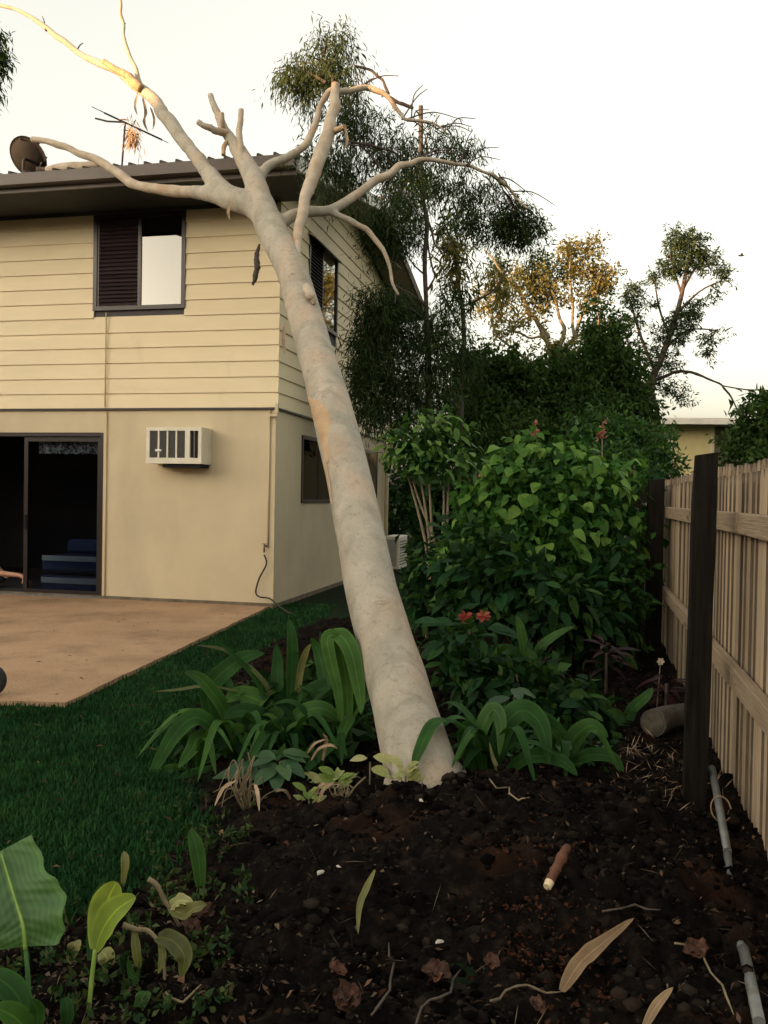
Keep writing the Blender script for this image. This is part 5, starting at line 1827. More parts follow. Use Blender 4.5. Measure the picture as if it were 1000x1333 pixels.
lily('strap_lily', 'clump of dark strap leaves folding over in the middle left of the trunk', (375, 985), 4.85,
     [([(372, 985, 4.9), (355, 945, 4.85), (318, 925, 4.8), (290, 935, 4.75)], 26), ([(375, 990, 4.9), (372, 955, 4.8), (352, 955, 4.7), (338, 990, 4.6)], 34),
      ([(370, 980, 4.9), (385, 935, 4.85), (420, 922, 4.8), (450, 945, 4.8)], 24), ([(370, 970, 4.95), (362, 900, 5.05), (362, 860, 5.1), (360, 838, 5.1)], 20),
      ([(375, 970, 4.95), (380, 880, 5.1), (380, 830, 5.15), (376, 805, 5.2)], 18), ([(372, 960, 4.95), (340, 915, 5.0), (310, 905, 5.0), (295, 915, 4.9)], 30),
      ([(378, 960, 4.95), (400, 910, 5.0), (430, 895, 5.0), (450, 905, 5.0)], 30), ([(380, 970, 5), (390, 880, 5.1), (398, 850, 5.1), (405, 838, 5.1)], 10, L_wilt)], fill=18, fl=.52)
lily('strap_lily', 'tall arching strap leaves leaning on the left side of the trunk', (440, 970), 4.85,
     [([(452, 985, 4.75), (452, 900, 4.75), (440, 835, 4.72), (426, 835, 4.68), (440, 900, 4.62), (446, 945, 4.6)], 20),
      ([(456, 985, 4.75), (440, 880, 4.8), (438, 828, 4.75), (456, 845, 4.62), (468, 900, 4.5), (470, 930, 4.45)], 26),
      ([(440, 985, 4.8), (448, 945, 4.7), (455, 935, 4.6), (444, 960, 4.5), (452, 985, 4.45)], 16), ([(430, 975, 4.9), (425, 900, 5.0), (415, 850, 5.1), (405, 830, 5.1)], 18),
      ([(430, 985, 4.8), (445, 960, 4.7), (410, 990, 4.55), (395, 1010, 4.5)], 18)], fill=11, fl=.46)
lily('strap_lily', 'strap leaved lily with folded leaves against the right side of the trunk base', (640, 1010), 4.45,
     [([(620, 1000, 4.4), (600, 950, 4.3), (568, 940, 4.12), (545, 980, 3.98), (538, 1005, 3.95)], 22), ([(630, 1010, 4.4), (625, 960, 4.4), (640, 925, 4.4), (652, 940, 4.35), (650, 985, 4.3)], 24, L_mid),
      ([(640, 1010, 4.45), (655, 950, 4.5), (680, 925, 4.5), (705, 945, 4.45), (715, 995, 4.35)], 34), ([(635, 1010, 4.45), (660, 960, 4.5), (690, 930, 4.5), (740, 955, 4.5)], 28),
      ([(625, 1010, 4.4), (608, 985, 4.35), (604, 950, 4.4), (618, 940, 4.4)], 22), ([(640, 1015, 4.4), (646, 1000, 4.35), (641, 985, 4.33), (637, 966, 4.3)], 7, L_pale),
      ([(655, 1010, 4.45), (690, 985, 4.4), (730, 990, 4.4), (752, 1010, 4.35)], 22)], fill=10, fl=.42)
lily('strap_lily', 'lone long strap leaf plant in the shade right of the trunk', (690, 870), 5.9,
     [([(690, 900, 5.9), (700, 850, 5.9), (722, 828, 5.85), (748, 815, 5.8)], 14, L_mid), ([(690, 900, 5.9), (670, 850, 5.9), (640, 850, 5.8), (620, 870, 5.7)], 18), ([(690, 900, 5.9), (715, 870, 5.8), (735, 870, 5.7)], 14),
      ([(690, 900, 5.9), (680, 830, 5.95), (672, 800, 6.0)], 14)], fill=5, fl=.4)
lily('strap_lily', 'low clump of strap leaves between the trunk lily and the dark post', (735, 985), 4.75,
     [([(735, 1010, 4.75), (730, 960, 4.8), (705, 935, 4.75), (690, 945, 4.7)], 26, L_mid), ([(735, 1010, 4.75), (745, 965, 4.8), (770, 945, 4.75), (792, 960, 4.7)], 26), ([(735, 1010, 4.75), (760, 985, 4.7), (795, 985, 4.65), (812, 1005, 4.6)], 20)], fill=7, fl=.36)
lily('strap_lily', 'small clump of strap leaves on the lawn edge behind the dry stalks', (255, 1030), 4.75,
     [([(262, 1050, 4.7), (240, 1010, 4.7), (215, 1005, 4.65), (188, 1030, 4.6)], 20), ([(262, 1050, 4.7), (270, 1005, 4.75), (255, 985, 4.75), (235, 980, 4.7)], 18, L_mid)], fill=9, fl=.36)
b_ = P(845, 885, 6.0)
t = thing('low_leaf_plant', 'single broad green leaf near the foot of the far fence post', 'plant', (b_.x, b_.y, gz(b_.x, b_.y)))
px_blade(t, [(815, 945, 5.9), (822, 925, 5.85), (840, 908, 5.8), (850, 895, 5.8)], 16, L_mid)
px_blade(t, [(815, 945, 5.9), (800, 930, 5.8), (790, 935, 5.7)], 14, L_strap)

# canna with pink red flowers
b_ = P(610, 650, 6.3)
can = thing('flowering_canna', 'leafy plant with two pink red flowers right of the trunk', 'plant', (b_.x, b_.y, 0))
stem = MB()
stem.tube([(b_.x, b_.y, 0), P(612, 860, 6.3), P(610, 806, 6.25)], [.014, .012, .008], 6, 3)
stem.build('stem', M_shrubstem, can, world=True)
cm = [leaf_shape('canna_leaf', L_under, lambda t: oval(t) * 1.25, .2, c_, 6, .04) for c_ in (.3, .5)]
for k in range(46):
    a_ = random.uniform(0, 6.28)
    z_ = random.uniform(.12, .62)
    o_ = Vector((math.cos(a_), math.sin(a_) * .8, 0))
    place_leaf(random.choice(cm), can, Vector((b_.x, b_.y, z_)) + o_ * random.uniform(.02, .22), o_ + Vector((0, 0, random.uniform(-.2, .5))), Vector((random.gauss(0, .3), -.4, 1)), random.uniform(.16, .26))
for (x, y) in ((606, 802), (629, 801)):
    c = P(x, y, 6.2)
    for k in range(7):
        a_ = k * .9
        d_ = Vector((math.cos(a_), -.5, math.sin(a_) * .6 + .1))
        place_leaf(leaf_shape('petal', L_flower, lambda t: oval(t) * 1.5, .1, .3, 4) if k < 3 else bpy.data.meshes['petal'], can, c, d_, (0, -.6, .7), .055, 'petal')

# dark red leaved plants near the fence
for (x, y, Y, lb, n_) in ((790, 850, 6.6, 'dark red leaved plant in the shade before the fence', 26), (868, 890, 6.0, 'small dark red plant at the foot of the fence rail', 14)):
    b_ = P(x, y, Y)
    t = thing('red_leaf_plant', lb, 'plant', (b_.x, b_.y, 0), group='dark red plants')
    rm = leaf_shape('red_leaf', L_red, lance, .2, .5, 5)
    for k in range(n_):
        a_ = random.uniform(0, 6.28)
        o_ = Vector((math.cos(a_), math.sin(a_), random.uniform(-.1, .9)))
        place_leaf(rm, t, Vector((b_.x, b_.y, b_.z + random.uniform(-.12, .06))) + o_ * .03, o_, (0, -.3, 1), random.uniform(.10, .2))
    q = MB()
    q.tube([(b_.x, b_.y, 0), (b_.x, b_.y, b_.z)], .012, 6, 1)
    q.build('stem', M_twig, t, world=True)
b_ = P(860, 861, 6.2)
t = thing('white_flower', 'small white flower glowing in the shade beside the fence', 'flower', (b_.x, b_.y, 0))
q = MB()
q.tube([(b_.x - .02, b_.y, 0), (b_.x, b_.y, b_.z)], .004, 5, 1)
q.build('stalk', M_shrubstem, t, world=True)
pm = leaf_shape('white_petal', L_flowerw, lambda t_: oval(t_) * 1.8, .1, .3, 4)
for k in range(6):
    a_ = k * 1.05
    place_leaf(pm, t, b_, Vector((math.cos(a_), -.4, math.sin(a_))), (0, -1, .3), .028, 'petal')

# low seedlings with paired leaves in front of the lilies
ol = leaf_shape('seedling_leaf', leafmat('seedling_leaf_green', W(0.0208, 0.066, 0.021), W(0.0312, 0.088, 0.027), W(0.052, 0.1144, 0.033), trans=.28, island=False, spec=.45), lambda t: oval(t) * 1.1, .2, .35, 6, .03)
for (x, y, Y, n_, sz_, lb) in ((330, 1045, 4.4, 12, .17, 'glossy green seedling with broad pointed leaves left of the dry stalks'), (362, 1030, 4.35, 11, .16, 'glossy green seedling with broad pointed leaves before the lilies'),
                               (668, 905, 5.3, 7, .15, 'bright green seedling rosette above the lily right of the trunk')):
    b_ = P(x, y, Y)
    gg = gz(b_.x, b_.y)
    t = thing('broad_leaf_seedling', lb, 'plant', (b_.x, b_.y, gg), group='broad leafed seedlings')
    q = MB()
    q.tube([(b_.x, b_.y, gg - .02), (b_.x + .01, b_.y, max(b_.z, gg + .08))], .006, 6, 1)
    q.build('stem', M_shrubstem, t, world=True)
    for k in range(n_):
        a_ = k * 2.4
        o_ = Vector((math.cos(a_), math.sin(a_) - .25, random.uniform(-.15, .35)))
        place_leaf(ol, t, Vector((b_.x, b_.y, max(b_.z, gg + .08) + random.uniform(-.08, .06))) + o_ * .02, o_, (0, -.4, 1), sz_ * random.uniform(.7, 1.2))

# small yellow green plants at the foot of the trunk
yl = leaf_shape('yellow_green_leaf', leafmat('yellow_green', W(0.1275, 0.2025, 0.0375), W(0.1875, 0.255, 0.06), W(0.27, 0.3, 0.105), trans=.3, island=False), lambda t: oval(t) * 1.1, .2, .3, 5, .05)
pl = leaf_shape('cream_leaf', L_pale, lambda t: oval(t) * 1.2, .25, .4, 5, .05)
for (x, y, Y, n_, sz_, lb, mm) in ((440, 1050, 4.15, 14, .075, 'small yellow green plant on the soil left of the trunk foot', yl), (402, 1078, 4.05, 10, .06, 'low lime green sprout at the edge of the mound', yl),
                                   (528, 1030, 3.95, 12, .075, 'pale cream leaved sprout in front of the trunk foot', pl), (425, 1015, 4.3, 3, .12, 'pale curled leaf standing up left of the trunk foot', pl),
                                   (482, 992, 4.1, 3, .09, 'pale rolled leaf lying against the trunk foot', pl)):
    b_ = P(x, y, Y)
    gg = gz(b_.x, b_.y)
    t = thing('yellow_sprout', lb, 'plant', (b_.x, b_.y, gg), group='yellow green sprouts')
    q = MB()
    q.tube([(b_.x, b_.y, gg - .02), (b_.x, b_.y, max(b_.z, gg + .03))], .004, 5, 1)
    q.build('stem', M_shrubstem, t, world=True)
    for k in range(n_):
        a_ = random.uniform(0, 6.28)
        o_ = Vector((math.cos(a_), math.sin(a_) * .6 - .2, random.uniform(.0, 1.0)))
        place_leaf(mm, t, Vector((b_.x, b_.y, max(b_.z, gg + .03) + random.uniform(-.03, .04))) + o_ * .015, o_, (0, -.6, .8), sz_ * random.uniform(.7, 1.25))

for pts_, w in (([(186, 128, 9.6), (190, 146, 9.58), (188, 160, 9.57), (193, 172, 9.56)], 4), ([(196, 140, 9.5), (201, 156, 9.48), (199, 170, 9.47)], 3), ([(180, 120, 9.65), (176, 138, 9.62), (179, 150, 9.6)], 3),
                ([(372, 420, 6.75), (369, 440, 6.66), (371, 462, 6.6)], 5), ([(300, 262, 8.2), (297, 276, 8.15), (300, 288, 8.12)], 4), ([(449, 166, 8.5), (452, 182, 8.48), (449, 194, 8.47)], 4)):
    px_blade(tree, pts_, w, M_straw, name='bark_ribbon', wave=.4, fold=.4)

# clump of dry stalks
def stalks(name, label, x, y, Y, n_, h_, sp, group=None):
    b_ = P(x, y, Y)
    gg = gz(b_.x, b_.y)
    t = thing(name, label, 'dry plant', (b_.x, b_.y, gg), group=group)
    for k_ in range(n_):
        a_ = random.uniform(0, 6.28)
        o_ = Vector((math.cos(a_), math.sin(a_), 0)) * sp * random.uniform(.2, 1.3)
        hh_ = h_ * random.uniform(.25, 1.15)
        s_ = Vector((b_.x, b_.y, gg)) + o_ * .35
        pts_ = [s_, s_ + o_ * .3 + Vector((random.gauss(0, .02), random.gauss(0, .02), hh_ * .7)), s_ + o_ * .6 + Vector((random.gauss(0, .03), 0, hh_)), s_ + o_ * 1.4 + Vector((0, 0, hh_ * random.uniform(.3, .9)))]
        q_ = MB()
        q_.tube(pts_, [.003, .0034, .0028, .0015], 5, 4, .3)
        q_.build('stalk', M_drystalk, t, world=True, smooth=True)
        if random.random() < .22:
            blade(t, [pts_[2], pts_[2] + o_ * .6 + Vector((0, 0, -.02)), pts_[2] + o_ * 1.0 + Vector((0, 0, -.09))], .018, M_straw, wave=.4, name='dry_leaf')
    return t


stalks('dry_stalk_clump', 'clump of withered tan stalks at the edge of the mound', 325, 1115, 4.0, 22, .22, .09, 'dry stalk clumps')
stalks('dry_stalk_clump', 'withered tan tuft below the small yellow green plant', 445, 1085, 3.95, 12, .09, .07, 'dry stalk clumps')
c_ = lie(850, 1000)
flakes('dry_straw', 220, .03, .11, .05, M_straw, 'thin dry straw strewn on the soil near the dark post', region=(c_.x, c_.y, .16, .35), lift=.02)
t = lily('dry_leaf_fan', 'tan dead leaves left of the trunk in the shade of the lilies', (410, 975), 4.5,
         [([(405, 990, 4.5), (415, 975, 4.45), (430, 970, 4.4), (440, 975, 4.4)], 5, M_straw), ([(420, 990, 4.5), (425, 965, 4.45), (420, 955, 4.4)], 6, M_straw), ([(400, 980, 4.5), (410, 968, 4.45), (425, 962, 4.4)], 4, M_straw)], group='dry stalk clumps')

wd = []
for k in range(150):
    if k < 90:
        x_, y_ = random.uniform(-20, 300), random.uniform(1170, 1335)
    else:
        x_, y_ = random.uniform(180, 330), random.uniform(1040, 1180)
    c = lie(x_, y_, .0)
    r_ = random.uniform(.012, .04)
    wd.append((c + Vector((0, 0, r_ * .6)), (r_, r_, r_ * .8), random.choice((8, 8, 16, 24))))
tag(quads_mesh('low_weeds', leaf_cloud(wd, .012, .04, .5, -.3, .8, 8, .012), 4, leafmat('weed_leaf', W(0.015, 0.04125, 0.0135), W(0.03, 0.06375, 0.01875), W(0.075, 0.09, 0.03), trans=.25, spec=.1)),
    kind='stuff', label='low weeds sprouting over the mulch at the lower left')
cm_ = G(110, 1290, .02)
flakes('pale_mulch', 900, .008, .03, .45, leafmat('pale_mulch_bit', W(.02, .014, .010), W(.06, .042, .028), W(.17, .125, .085), trans=0, rough=.9, spec=.05),
       'pale brown mulch bits over the soil at the lower left', region=(cm_.x, cm_.y, .33, .22), lift=.01)

# ------------------------------------------------------------------ young plants at the lower left
def stemtube(t, pts, r0, r1, mat, name='stem'):
    q_ = MB()
    n_ = len(pts)
    q_.tube([P(*p) for p in pts], [r0 + (r1 - r0) * i_ / (n_ - 1) for i_ in range(n_)], 8, 5, .05)
    return q_.build(name, mat, t, world=True, smooth=True)


M_gstem = pmat('green_stem', [(0.3, W(.05, .13, .04)), (0.7, W(.09, .2, .06))], 12, .5)
M_ystem = pmat('lime_stem', [(0.3, W(.17, .27, .05)), (0.7, W(.26, .36, .08))], 12, .5)
b_ = G(36, 1320, .03)
t = thing('broad_leaf_sapling', 'young sapling with one big wavy broad green leaf at the lower left edge', 'plant', (b_.x, b_.y, gz(b_.x, b_.y)))
Yb = b_.y
lf = px_blade(t, [(32, 1232, Yb), (30, 1205, Yb), (18, 1165, Yb + .03), (0, 1108, Yb + .08)], 112, L_banana, nhint=(.18, -.9, .35), base=.62, tip=.72, fold=.12, peak=.35, sub=10, wave=.10, ragged=.07)
stemtube(lf, [(33, 1236, Yb - .006), (30, 1205, Yb - .008), (18, 1165, Yb + .02), (2, 1112, Yb + .07)], .006, .002, M_ystem, 'midrib')
stemtube(t, [(36, 1325, Yb), (37, 1280, Yb), (33, 1230, Yb)], .008, .006, M_gstem)
b_ = G(120, 1315, .03)
Yb = b_.y
t = thing('lime_leaf_sapling', 'young sapling with a folded bright lime leaf at the lower left', 'plant', (b_.x, b_.y, gz(b_.x, b_.y)))
stemtube(t, [(115, 1322, Yb), (120, 1270, Yb), (124, 1236, Yb)], .007, .006, M_ystem)
px_blade(t, [(124, 1238, Yb), (134, 1210, Yb), (152, 1185, Yb - .02), (177, 1168, Yb - .04)], 40, L_lime, nhint=(-.3, -.8, .5), base=.25, tip=.1, fold=.25, peak=.5, wave=.06)
px_blade(t, [(124, 1236, Yb), (132, 1195, Yb + .03), (142, 1168, Yb + .04), (152, 1148, Yb + .04)], 40, L_lime, nhint=(.2, -.9, .3), base=.3, tip=.15, fold=.2, peak=.55)
px_blade(t, [(118, 1250, Yb), (122, 1200, Yb + .06), (135, 1155, Yb + .08), (118, 1170, Yb + .1)], 16, L_strap)
for (x, y, sx, sy, w, mat, lb) in ((90, 1240, 98, 1225, 18, L_wilt, 'small yellowing leaf shoot between the two saplings'), (140, 1255, 132, 1238, 22, L_pale, 'pale buff fallen leaf beside the lime sapling'),
                                   (262, 1150, 248, 1078, 20, L_mid, 'single upright green shoot at the edge of the mound'), (160, 1140, 161, 1108, 11, L_wilt, 'tiny pale shoot standing in the lawn edge'),
                                   (86, 1333, 84, 1298, 18, L_strap, 'short green shoot at the bottom edge'), (176, 1310, 190, 1290, 20, L_mid, 'small green shoot low in the foreground')):
    b_ = G(x, y + 8, .03)
    t = thing('leaf_shoot', lb, 'plant', (b_.x, b_.y, gz(b_.x, b_.y)), group='single leaf shoots')
    Yb = b_.y
    px_blade(t, [(x, y + 14, Yb), ((x + sx) / 2 + 3, (y + sy) / 2, Yb), (sx, sy, Yb + .02)], w, mat, base=.3, fold=.3, wave=.1, peak=.55)
b_ = G(20, 1333, .03)
t = thing('low_broad_leaf_plant', 'low broad green leaves in the bottom left corner', 'plant', (b_.x, b_.y, gz(b_.x, b_.y)))
for pts_, w in (([(40, 1350, 2.3), (25, 1300, 2.32), (0, 1275, 2.34), (-20, 1272, 2.36)], 34), ([(40, 1350, 2.3), (20, 1325, 2.25), (-10, 1310, 2.2)], 34), ([(44, 1350, 2.3), (50, 1320, 2.28), (40, 1300, 2.25)], 22)):
    px_blade(t, pts_, w, L_strap, fold=.2)
# wilted saplings
b_ = G(215, 1215, .03)
Yb = b_.y
t = thing('wilted_sapling', 'wilted sapling bent over with curled pale leaves beside the mound', 'dry plant', (b_.x, b_.y, gz(b_.x, b_.y)), group='wilted saplings')
stemtube(t, [(234, 1206, Yb), (222, 1184, Yb), (214, 1172, Yb), (205, 1153, Yb), (193, 1144, Yb)], .006, .009, M_drystalk)
px_blade(t, [(222, 1182, Yb), (240, 1190, Yb - .02), (255, 1182, Yb - .04), (270, 1178, Yb - .05)], 20, L_wilt, wave=.35, fold=.4)
px_blade(t, [(222, 1182, Yb), (235, 1172, Yb), (252, 1176, Yb - .02)], 16, L_pale, wave=.4, fold=.4)
b_ = G(225, 1290, .03)
Yb = b_.y
t = thing('wilted_sapling', 'wilted sapling with drooping yellow edged leaf low in the foreground', 'dry plant', (b_.x, b_.y, gz(b_.x, b_.y)), group='wilted saplings')
stemtube(t, [(215, 1300, Yb), (212, 1240, Yb), (195, 1213, Yb), (178, 1210, Yb), (160, 1204, Yb)], .004, .009, M_drystalk)
px_blade(t, [(205, 1220, Yb), (225, 1225, Yb - .02), (240, 1245, Yb - .04), (236, 1272, Yb - .04)], 26, L_wilt, wave=.3, fold=.35)
px_blade(t, [(208, 1225, Yb), (212, 1245, Yb - .03), (206, 1268, Yb - .04)], 10, L_wilt, wave=.3)
px_blade(t, [(175, 1210, Yb), (178, 1240, Yb - .02), (182, 1262, Yb - .02)], 12, L_wilt, wave=.3)
px_blade(t, [(168, 1250, Yb), (172, 1270, Yb), (182, 1268, Yb - .02)], 9, L_strap)


# ------------------------------------------------------------------ things lying on the soil
def debris_blade(name, label, cat, pts, w, mat, group=None, **kw):
    pv = [lie(x, y, dz) for x, y, dz in pts]
    t = thing(name, label, cat, pv[0], group=group)
    blade(t, pv, wpx(w, pv[0].y), mat, nhint=(0, -.45, .9), **kw)
    return t


q = MB()
a_, b2 = lie(739, 1112, .03), lie(715, 1160, .03)
st_ = thing('cut_branch_piece', 'short red brown branch piece with a pale cut end on the mound', 'branch', b2)
d_ = (b2 - a_)
q.tube([a_, a_.lerp(b2, .3), a_.lerp(b2, .7), b2], [.014, .019, .017, .016], 12, 5, .4)
q.build('bark', M_redbark, st_, world=True, smooth=True)
q = MB()
q.tube([b2 - d_ * .02, b2 + d_ * .12], [.0165, .014], 12, 1)
q.build('cut_end', M_cutwood, st_, world=True)
L_straw = leafmat('straw_leaf', W(.20, .135, .08), W(.26, .18, .11), W(.32, .23, .145), trans=.1, rough=.8, spec=.1, island=False)
debris_blade('palm_strip', 'long pale tan strip of dry leaf on the soil at lower right', 'dry leaf', [(731, 1300, .02), (755, 1275, .05), (785, 1248, .05), (825, 1219, .06)], 23, L_straw, peak=.35, base=.35, fold=.45, ragged=.05, wave=.12, group='pale dry leaf strips')
debris_blade('palm_strip', 'pale tan strip of dry leaf at the bottom edge on the right', 'dry leaf', [(838, 1345, .012), (855, 1322, .03), (876, 1303, .04)], 13, L_straw, fold=.3, group='pale dry leaf strips')
debris_blade('palm_strip', 'thin dry stem lying just above the long tan strip', 'dry leaf', [(752, 1256, .02), (768, 1243, .03), (790, 1228, .03)], 6, M_drystalk, fold=.3, group='pale dry leaf strips')
for (x, y, w, h, lb) in ((570, 1275, 50, 26, 'curled brown dead leaf on the soil at the bottom centre'), (452, 1312, 44, 40, 'crumpled rusty dead leaf at the bottom edge'), (906, 1246, 36, 28, 'red brown curled leaf on the soil near the metal pole'),
                         (640, 1262, 26, 20, 'rusty dead leaf on the soil left of the long tan strip'), (265, 1195, 40, 20, 'reddish dead leaf beside the wilted sapling'), (440, 1272, 30, 14, 'thin brown dead leaf left of the bottom centre'),
                         (250, 1215, 36, 18, 'dark red curled leaf below the wilted sapling'), (700, 1320, 30, 18, 'brown dead leaf at the bottom edge below the tan strip')):
    c = lie(x, y, .012)
    t = thing('dead_leaf', lb, 'dead leaf', c, group='dead leaves on the soil')
    for k in range(3):
        a_ = random.uniform(0, 6.28)
        o_ = Vector((math.cos(a_), math.sin(a_), 0)) * wpx(w * .5, c.y)
        blade(t, [c - o_ * .7, c + Vector((0, 0, .016)), c + o_ * .9 + Vector((0, 0, random.uniform(.0, .03)))], wpx(h, c.y) * random.uniform(.6, 1), M_deadleaf, wave=.7, fold=.55, base=.12, peak=.5)
for (x, y, s_, lb) in ((572, 1228, 9, 'small white chip on the dark soil in the lower middle'), (417, 1138, 10, 'pale wood chip on the left flank of the mound'), (548, 1044, 7, 'pinkish chip at the foot of the trunk'),
                       (440, 1130, 6, 'tiny pink chip beside the pale wood chip')):
    c = lie(x, y, .008)
    r_ = wpx(s_, c.y) * .5
    q = MB()
    an = random.uniform(0, 3)
    ca, sa = math.cos(an), math.sin(an)
    vs = []
    for (ux, uy, uz) in ((-1.7, -.5, 0), (.6, -.9, 0), (1.5, .1, 0), (-.4, .8, 0), (-1.3, -.2, .5), (.5, -.5, .9), (1.0, .15, .5), (-.3, .5, .8)):
        ux, uy = ux + random.uniform(-.25, .25), uy + random.uniform(-.2, .2)
        vs.append((c.x + (ux * ca - uy * sa) * r_, c.y + (ux * sa + uy * ca) * r_, c.z - .003 + uz * r_ * .7))
    q.add(vs, [(3, 2, 1, 0), (4, 5, 6, 7), (0, 1, 5, 4), (1, 2, 6, 5), (2, 3, 7, 6), (3, 0, 4, 7)])
    o = q.build('wood_chip', M_white)
    tag(o, lb, 'chip', 'pale chips on the soil')
debris_blade('seed_pod', 'long green brown pod hanging down the front of the mound', 'pod', [(488, 1140, .02), (478, 1166, .03), (468, 1192, .03), (466, 1224, .02)], 9, L_wilt, fold=.5, base=.25, wave=.15)
for k, (pts_, lb) in enumerate((([(640, 1312), (655, 1296), (690, 1290), (730, 1300)], 'curved brown twig on the soil at the bottom centre'), ([(540, 1335), (560, 1310), (585, 1292), (600, 1270)], 'twig slanting up from the bottom edge in the middle'),
                                ([(880, 1235), (910, 1245), (940, 1290), (955, 1330)], 'thin bent twig beside the metal pole'), ([(480, 1330), (510, 1300), (512, 1260), (506, 1235)], 'thin dark twig standing in the lower middle'),
                                ([(640, 1020), (660, 1028), (672, 1040), (690, 1044)], 'thin root loop on top of the mound'), ([(780, 1195), (830, 1185), (860, 1192)], 'grey twig on the right flank of the mound'),
                                ([(215, 1300), (240, 1308), (262, 1290)], 'thin dry stem low in the left foreground'))):
    q = MB()
    pv = []
    for (x0_, y0_), (x1_, y1_) in zip(pts_[:-1], pts_[1:]):
        for u_ in (0, .5):
            pv.append(lie(x0_ + (x1_ - x0_) * u_ + random.uniform(-4, 4), y0_ + (y1_ - y0_) * u_ + random.uniform(-4, 4), random.uniform(.004, .022)))
    pv.append(lie(*pts_[-1], .02))
    q.tube(pv, [.0036] * (len(pv) - 1) + [.0012], 6, 3, .5, smooth=False)
    tag(q.build('twig', M_drystalk if k % 2 == 0 else M_twig, smooth=True), lb, 'twig', 'twigs on the soil')
# log lying against the fence
c0, c1 = lie(850, 956, .07), lie(905, 938, .07)
lg = thing('log', 'short grey log lying on the soil behind the dark post', 'log', c0)
q = MB()
q.tube([c0, c0.lerp(c1, .5), c1 + Vector((.25, .1, 0))], [.085, .075, .07], 14, 4, .12)
q.build('log_body', M_log, lg, world=True, smooth=True)
q = MB()
dd = (c1 - c0).normalized()
q.tube([c0 - dd * .004, c0 + dd * .01], [.07, .07], 14, 1)
q.build('log_end', pmat('log_end_grain', [(0.3, W(.04, .035, .027)), (0.7, W(.10, .085, .062))], 20, .9), lg, world=True)
# metal pole half buried along the fence
pa, pb, pc, pd = P(927, 1000, 4.32), None, None, None
pb, pc, pd = lie(947, 1112, .012), lie(968, 1240, .012), lie(988, 1345, .03)
pl_ = thing('metal_pole', 'galvanised metal pole lying along the foot of the fence partly buried', 'pole', (pd.x, pd.y, 0))
for nm, (s_, e_) in (('pole_length', (pa, pb)), ('pole_length', (pc, pd))):
    q = MB()
    s2, e2_ = s_, e_
    dr = (e_ - s_).normalized()
    q.tube([s2, e2_ + Vector((0, 0, -.0))], [.017, .017], 12, 1, smooth=False)
    q.build(nm, M_galv, pl_, world=True, smooth=True)
q = MB()
q.tube([pb - Vector((0, 0, .01)), pb.lerp(pc, .5) - Vector((0, 0, .08)), pc - Vector((0, 0, .01))], [.016, .016, .016], 10, 3)
q.build('buried_length', M_galv, pl_, world=True, smooth=True)
q = MB()
rc = pa.lerp(pb, .62)
q.tube([rc + Vector((.045 * math.cos(k * .7), .02 * math.sin(k * .7), .03 + .05 * math.sin(k * .7))) for k in range(9)], .0035, 5, 3)
tag(q.build('wire_loop', M_straw, smooth=True), 'thin pale wire loop round the metal pole', 'wire')

# dark wheel at the left edge of the patio
wc = G(-12, 906, .035)
wh = thing('cart_wheel', 'black wheel of a garden cart at the left edge of the patio', 'wheel', (wc.x, wc.y, .035))
q = MB()
vs, fs = [], []
nu, nv, Rr, rr = 28, 10, .085, .028
for i in range(nu):
    for j in range(nv):
        a_, b3 = 2 * math.pi * i / nu, 2 * math.pi * j / nv
        vs.append(((Rr + rr * math.cos(b3)) * math.cos(a_), rr * math.sin(b3), .113 + (Rr + rr * math.cos(b3)) * math.sin(a_)))
for i in range(nu):
    for j in range(nv):
        fs.append((i * nv + j, ((i + 1) % nu) * nv + j, ((i + 1) % nu) * nv + (j + 1) % nv, i * nv + (j + 1) % nv))
q.add(vs, fs)
q.build('tyre', M_black, wh, smooth=True)
q = MB()
q.tube([(0, -.016, .113), (0, .016, .113)], [.066, .066], 20, 1)
q.build('rim', M_darkmetal, wh)

# ------------------------------------------------------------------ person in the doorway, mostly outside the frame
def skinned(name, joints, edges, radii, mat, parent, lvl=2):
    me = bpy.data.meshes.new(name)
    me.from_pydata([tuple(j) for j in joints], edges, [])
    o = bpy.data.objects.new(name, me)
    COL.objects.link(o)
    md = o.modifiers.new('skin', 'SKIN')
    md.use_smooth_shade = True
    for i_, r_ in enumerate(radii):
        me.skin_vertices[0].data[i_].radius = (r_, r_)
        me.skin_vertices[0].data[i_].use_root = (i_ == 0)
    sb = o.modifiers.new('sub', 'SUBSURF')
    sb.levels = sb.render_levels = lvl
    dg = bpy.context.evaluated_depsgraph_get()
    m2 = bpy.data.meshes.new_from_object(o.evaluated_get(dg))
    bpy.data.objects.remove(o)
    m2.name = name
    m2.materials.clear()
    m2.materials.append(mat)
    m2.polygons.foreach_set('use_smooth', [True] * len(m2.polygons))
    o2 = bpy.data.objects.new(name, m2)
    return link(o2, parent)


# house coordinates relative to the hip; the person sits on the floor and leans on a hand
def arm_pt(px, py, out_):
    p_ = on_front(px, py, out_)
    return p_


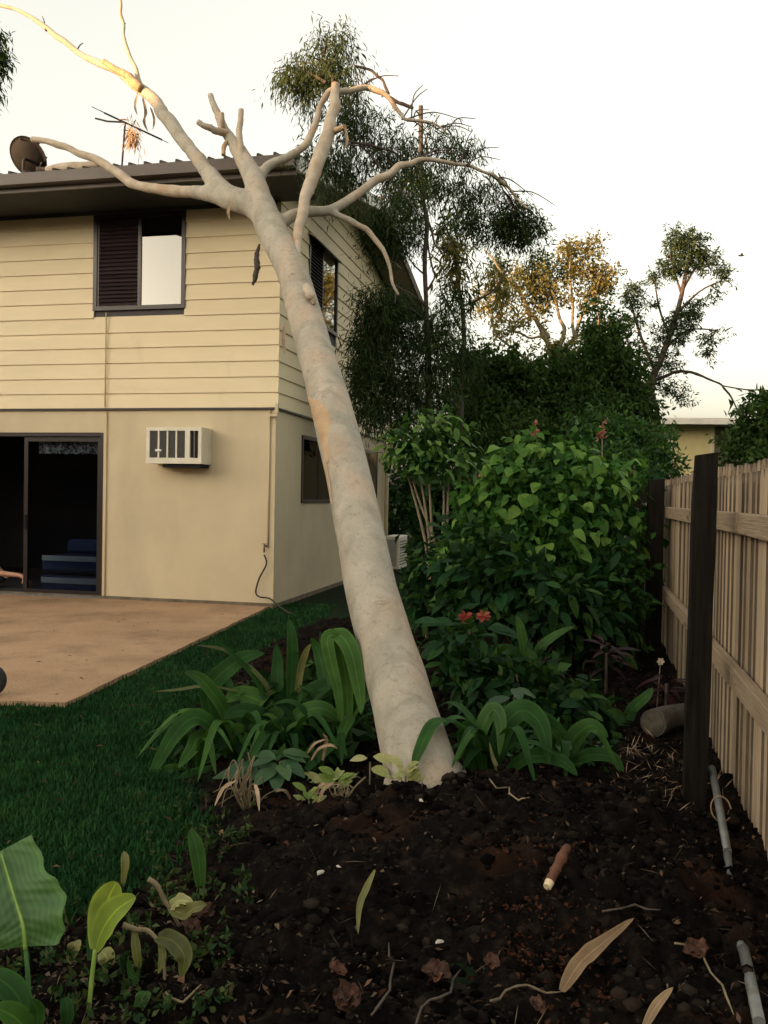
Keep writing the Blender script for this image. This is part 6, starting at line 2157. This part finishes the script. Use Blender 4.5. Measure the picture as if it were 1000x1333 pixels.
hip = Vector((-4.75, .30, .17))
per = thing('person', 'person seated in the dark doorway with a bare arm reaching to the floor', 'person', HW(hip.x, hip.y, .045), -HA)
el = arm_pt(-2, 746, -.16) - Vector((hip.x, hip.y, .045))
wr = arm_pt(27, 749, -.16) - Vector((hip.x, hip.y, .045))
kn = arm_pt(37, 755, -.16) - Vector((hip.x, hip.y, .045))
J = [Vector((0, 0, .13)), Vector((.05, 0, .36)), Vector((.14, 0, .56)), Vector((.19, 0, .66)), Vector((.23, 0, .73)), Vector((.26, 0, .85)),   # pelvis chest neck head
     Vector((.16, -.17, .56)), Vector((.38, -.18, .42)), el, wr, kn,                                                # near arm
     Vector((.15, .17, .55)), Vector((.26, .22, .32)), Vector((.44, .18, .20)), Vector((.52, .16, .17)),
     Vector((.02, -.10, .11)), Vector((.36, -.28, .16)), Vector((.12, -.36, .07)), Vector((.24, -.42, .04)),
     Vector((.02, .10, .11)), Vector((.38, .26, .16)), Vector((.14, .34, .07)), Vector((.26, .40, .04))]
Eg = [(0, 1), (1, 2), (2, 3), (3, 4), (4, 5), (2, 6), (6, 7), (7, 8), (8, 9), (9, 10), (2, 11), (11, 12), (12, 13), (13, 14),
      (0, 15), (15, 16), (16, 17), (17, 18), (0, 19), (19, 20), (20, 21), (21, 22)]
Rd = [.14, .13, .12, .055, .07, .085, .06, .05, .044, .032, .034, .06, .05, .035, .03, .085, .06, .05, .03, .085, .06, .05, .03]
skinned('body', J, Eg, Rd, M_skin, per)
J2 = J[:4] + [J[6], J[7], J[11], J[12]]
skinned('shirt', [J[0] + Vector((0, 0, .03)), J[1], J[2], J[6], J[6].lerp(J[7], .5), J[11], J[11].lerp(J[12], .5)], [(0, 1), (1, 2), (2, 3), (3, 4), (2, 5), (5, 6)],
        [.16, .15, .135, .075, .068, .075, .068], M_shirt, per)
skinned('trousers', [J[0], J[15], J[16], J[17], J[19], J[20], J[21]], [(0, 1), (1, 2), (2, 3), (0, 4), (4, 5), (5, 6)], [.155, .1, .075, .06, .1, .075, .06], M_shirt, per)
skinned('hair', [J[5] + Vector((-.03, 0, .03)), J[5] + Vector((.0, 0, .06)), J[5] + Vector((-.05, 0, -.03))], [(0, 1), (0, 2)], [.085, .07, .06], M_hair, per)
# fingers hanging from the wrist to the floor
for k, (dx, dl) in enumerate(((-.024, .062), (-.008, .078), (.008, .082), (.024, .070))):
    f0 = kn + Vector((.004, dx, -.005))
    f1 = f0 + Vector((.022, dx * .15, -dl * .5))
    f2 = f1 + Vector((.0, 0, -dl * .6))
    f3 = f2 + Vector((-.010, 0, -dl * .5))
    skinned('finger', [f0, f1, f2, f3], [(0, 1), (1, 2), (2, 3)], [.010, .0095, .009, .0075], M_skin, per, 1)
th0 = wr.lerp(kn, .5) + Vector((0, -.03, -.01))
skinned('thumb', [th0, th0 + Vector((.012, -.03, -.03)), th0 + Vector((.012, -.035, -.07))], [(0, 1), (1, 2)], [.011, .010, .0085], M_skin, per, 1)
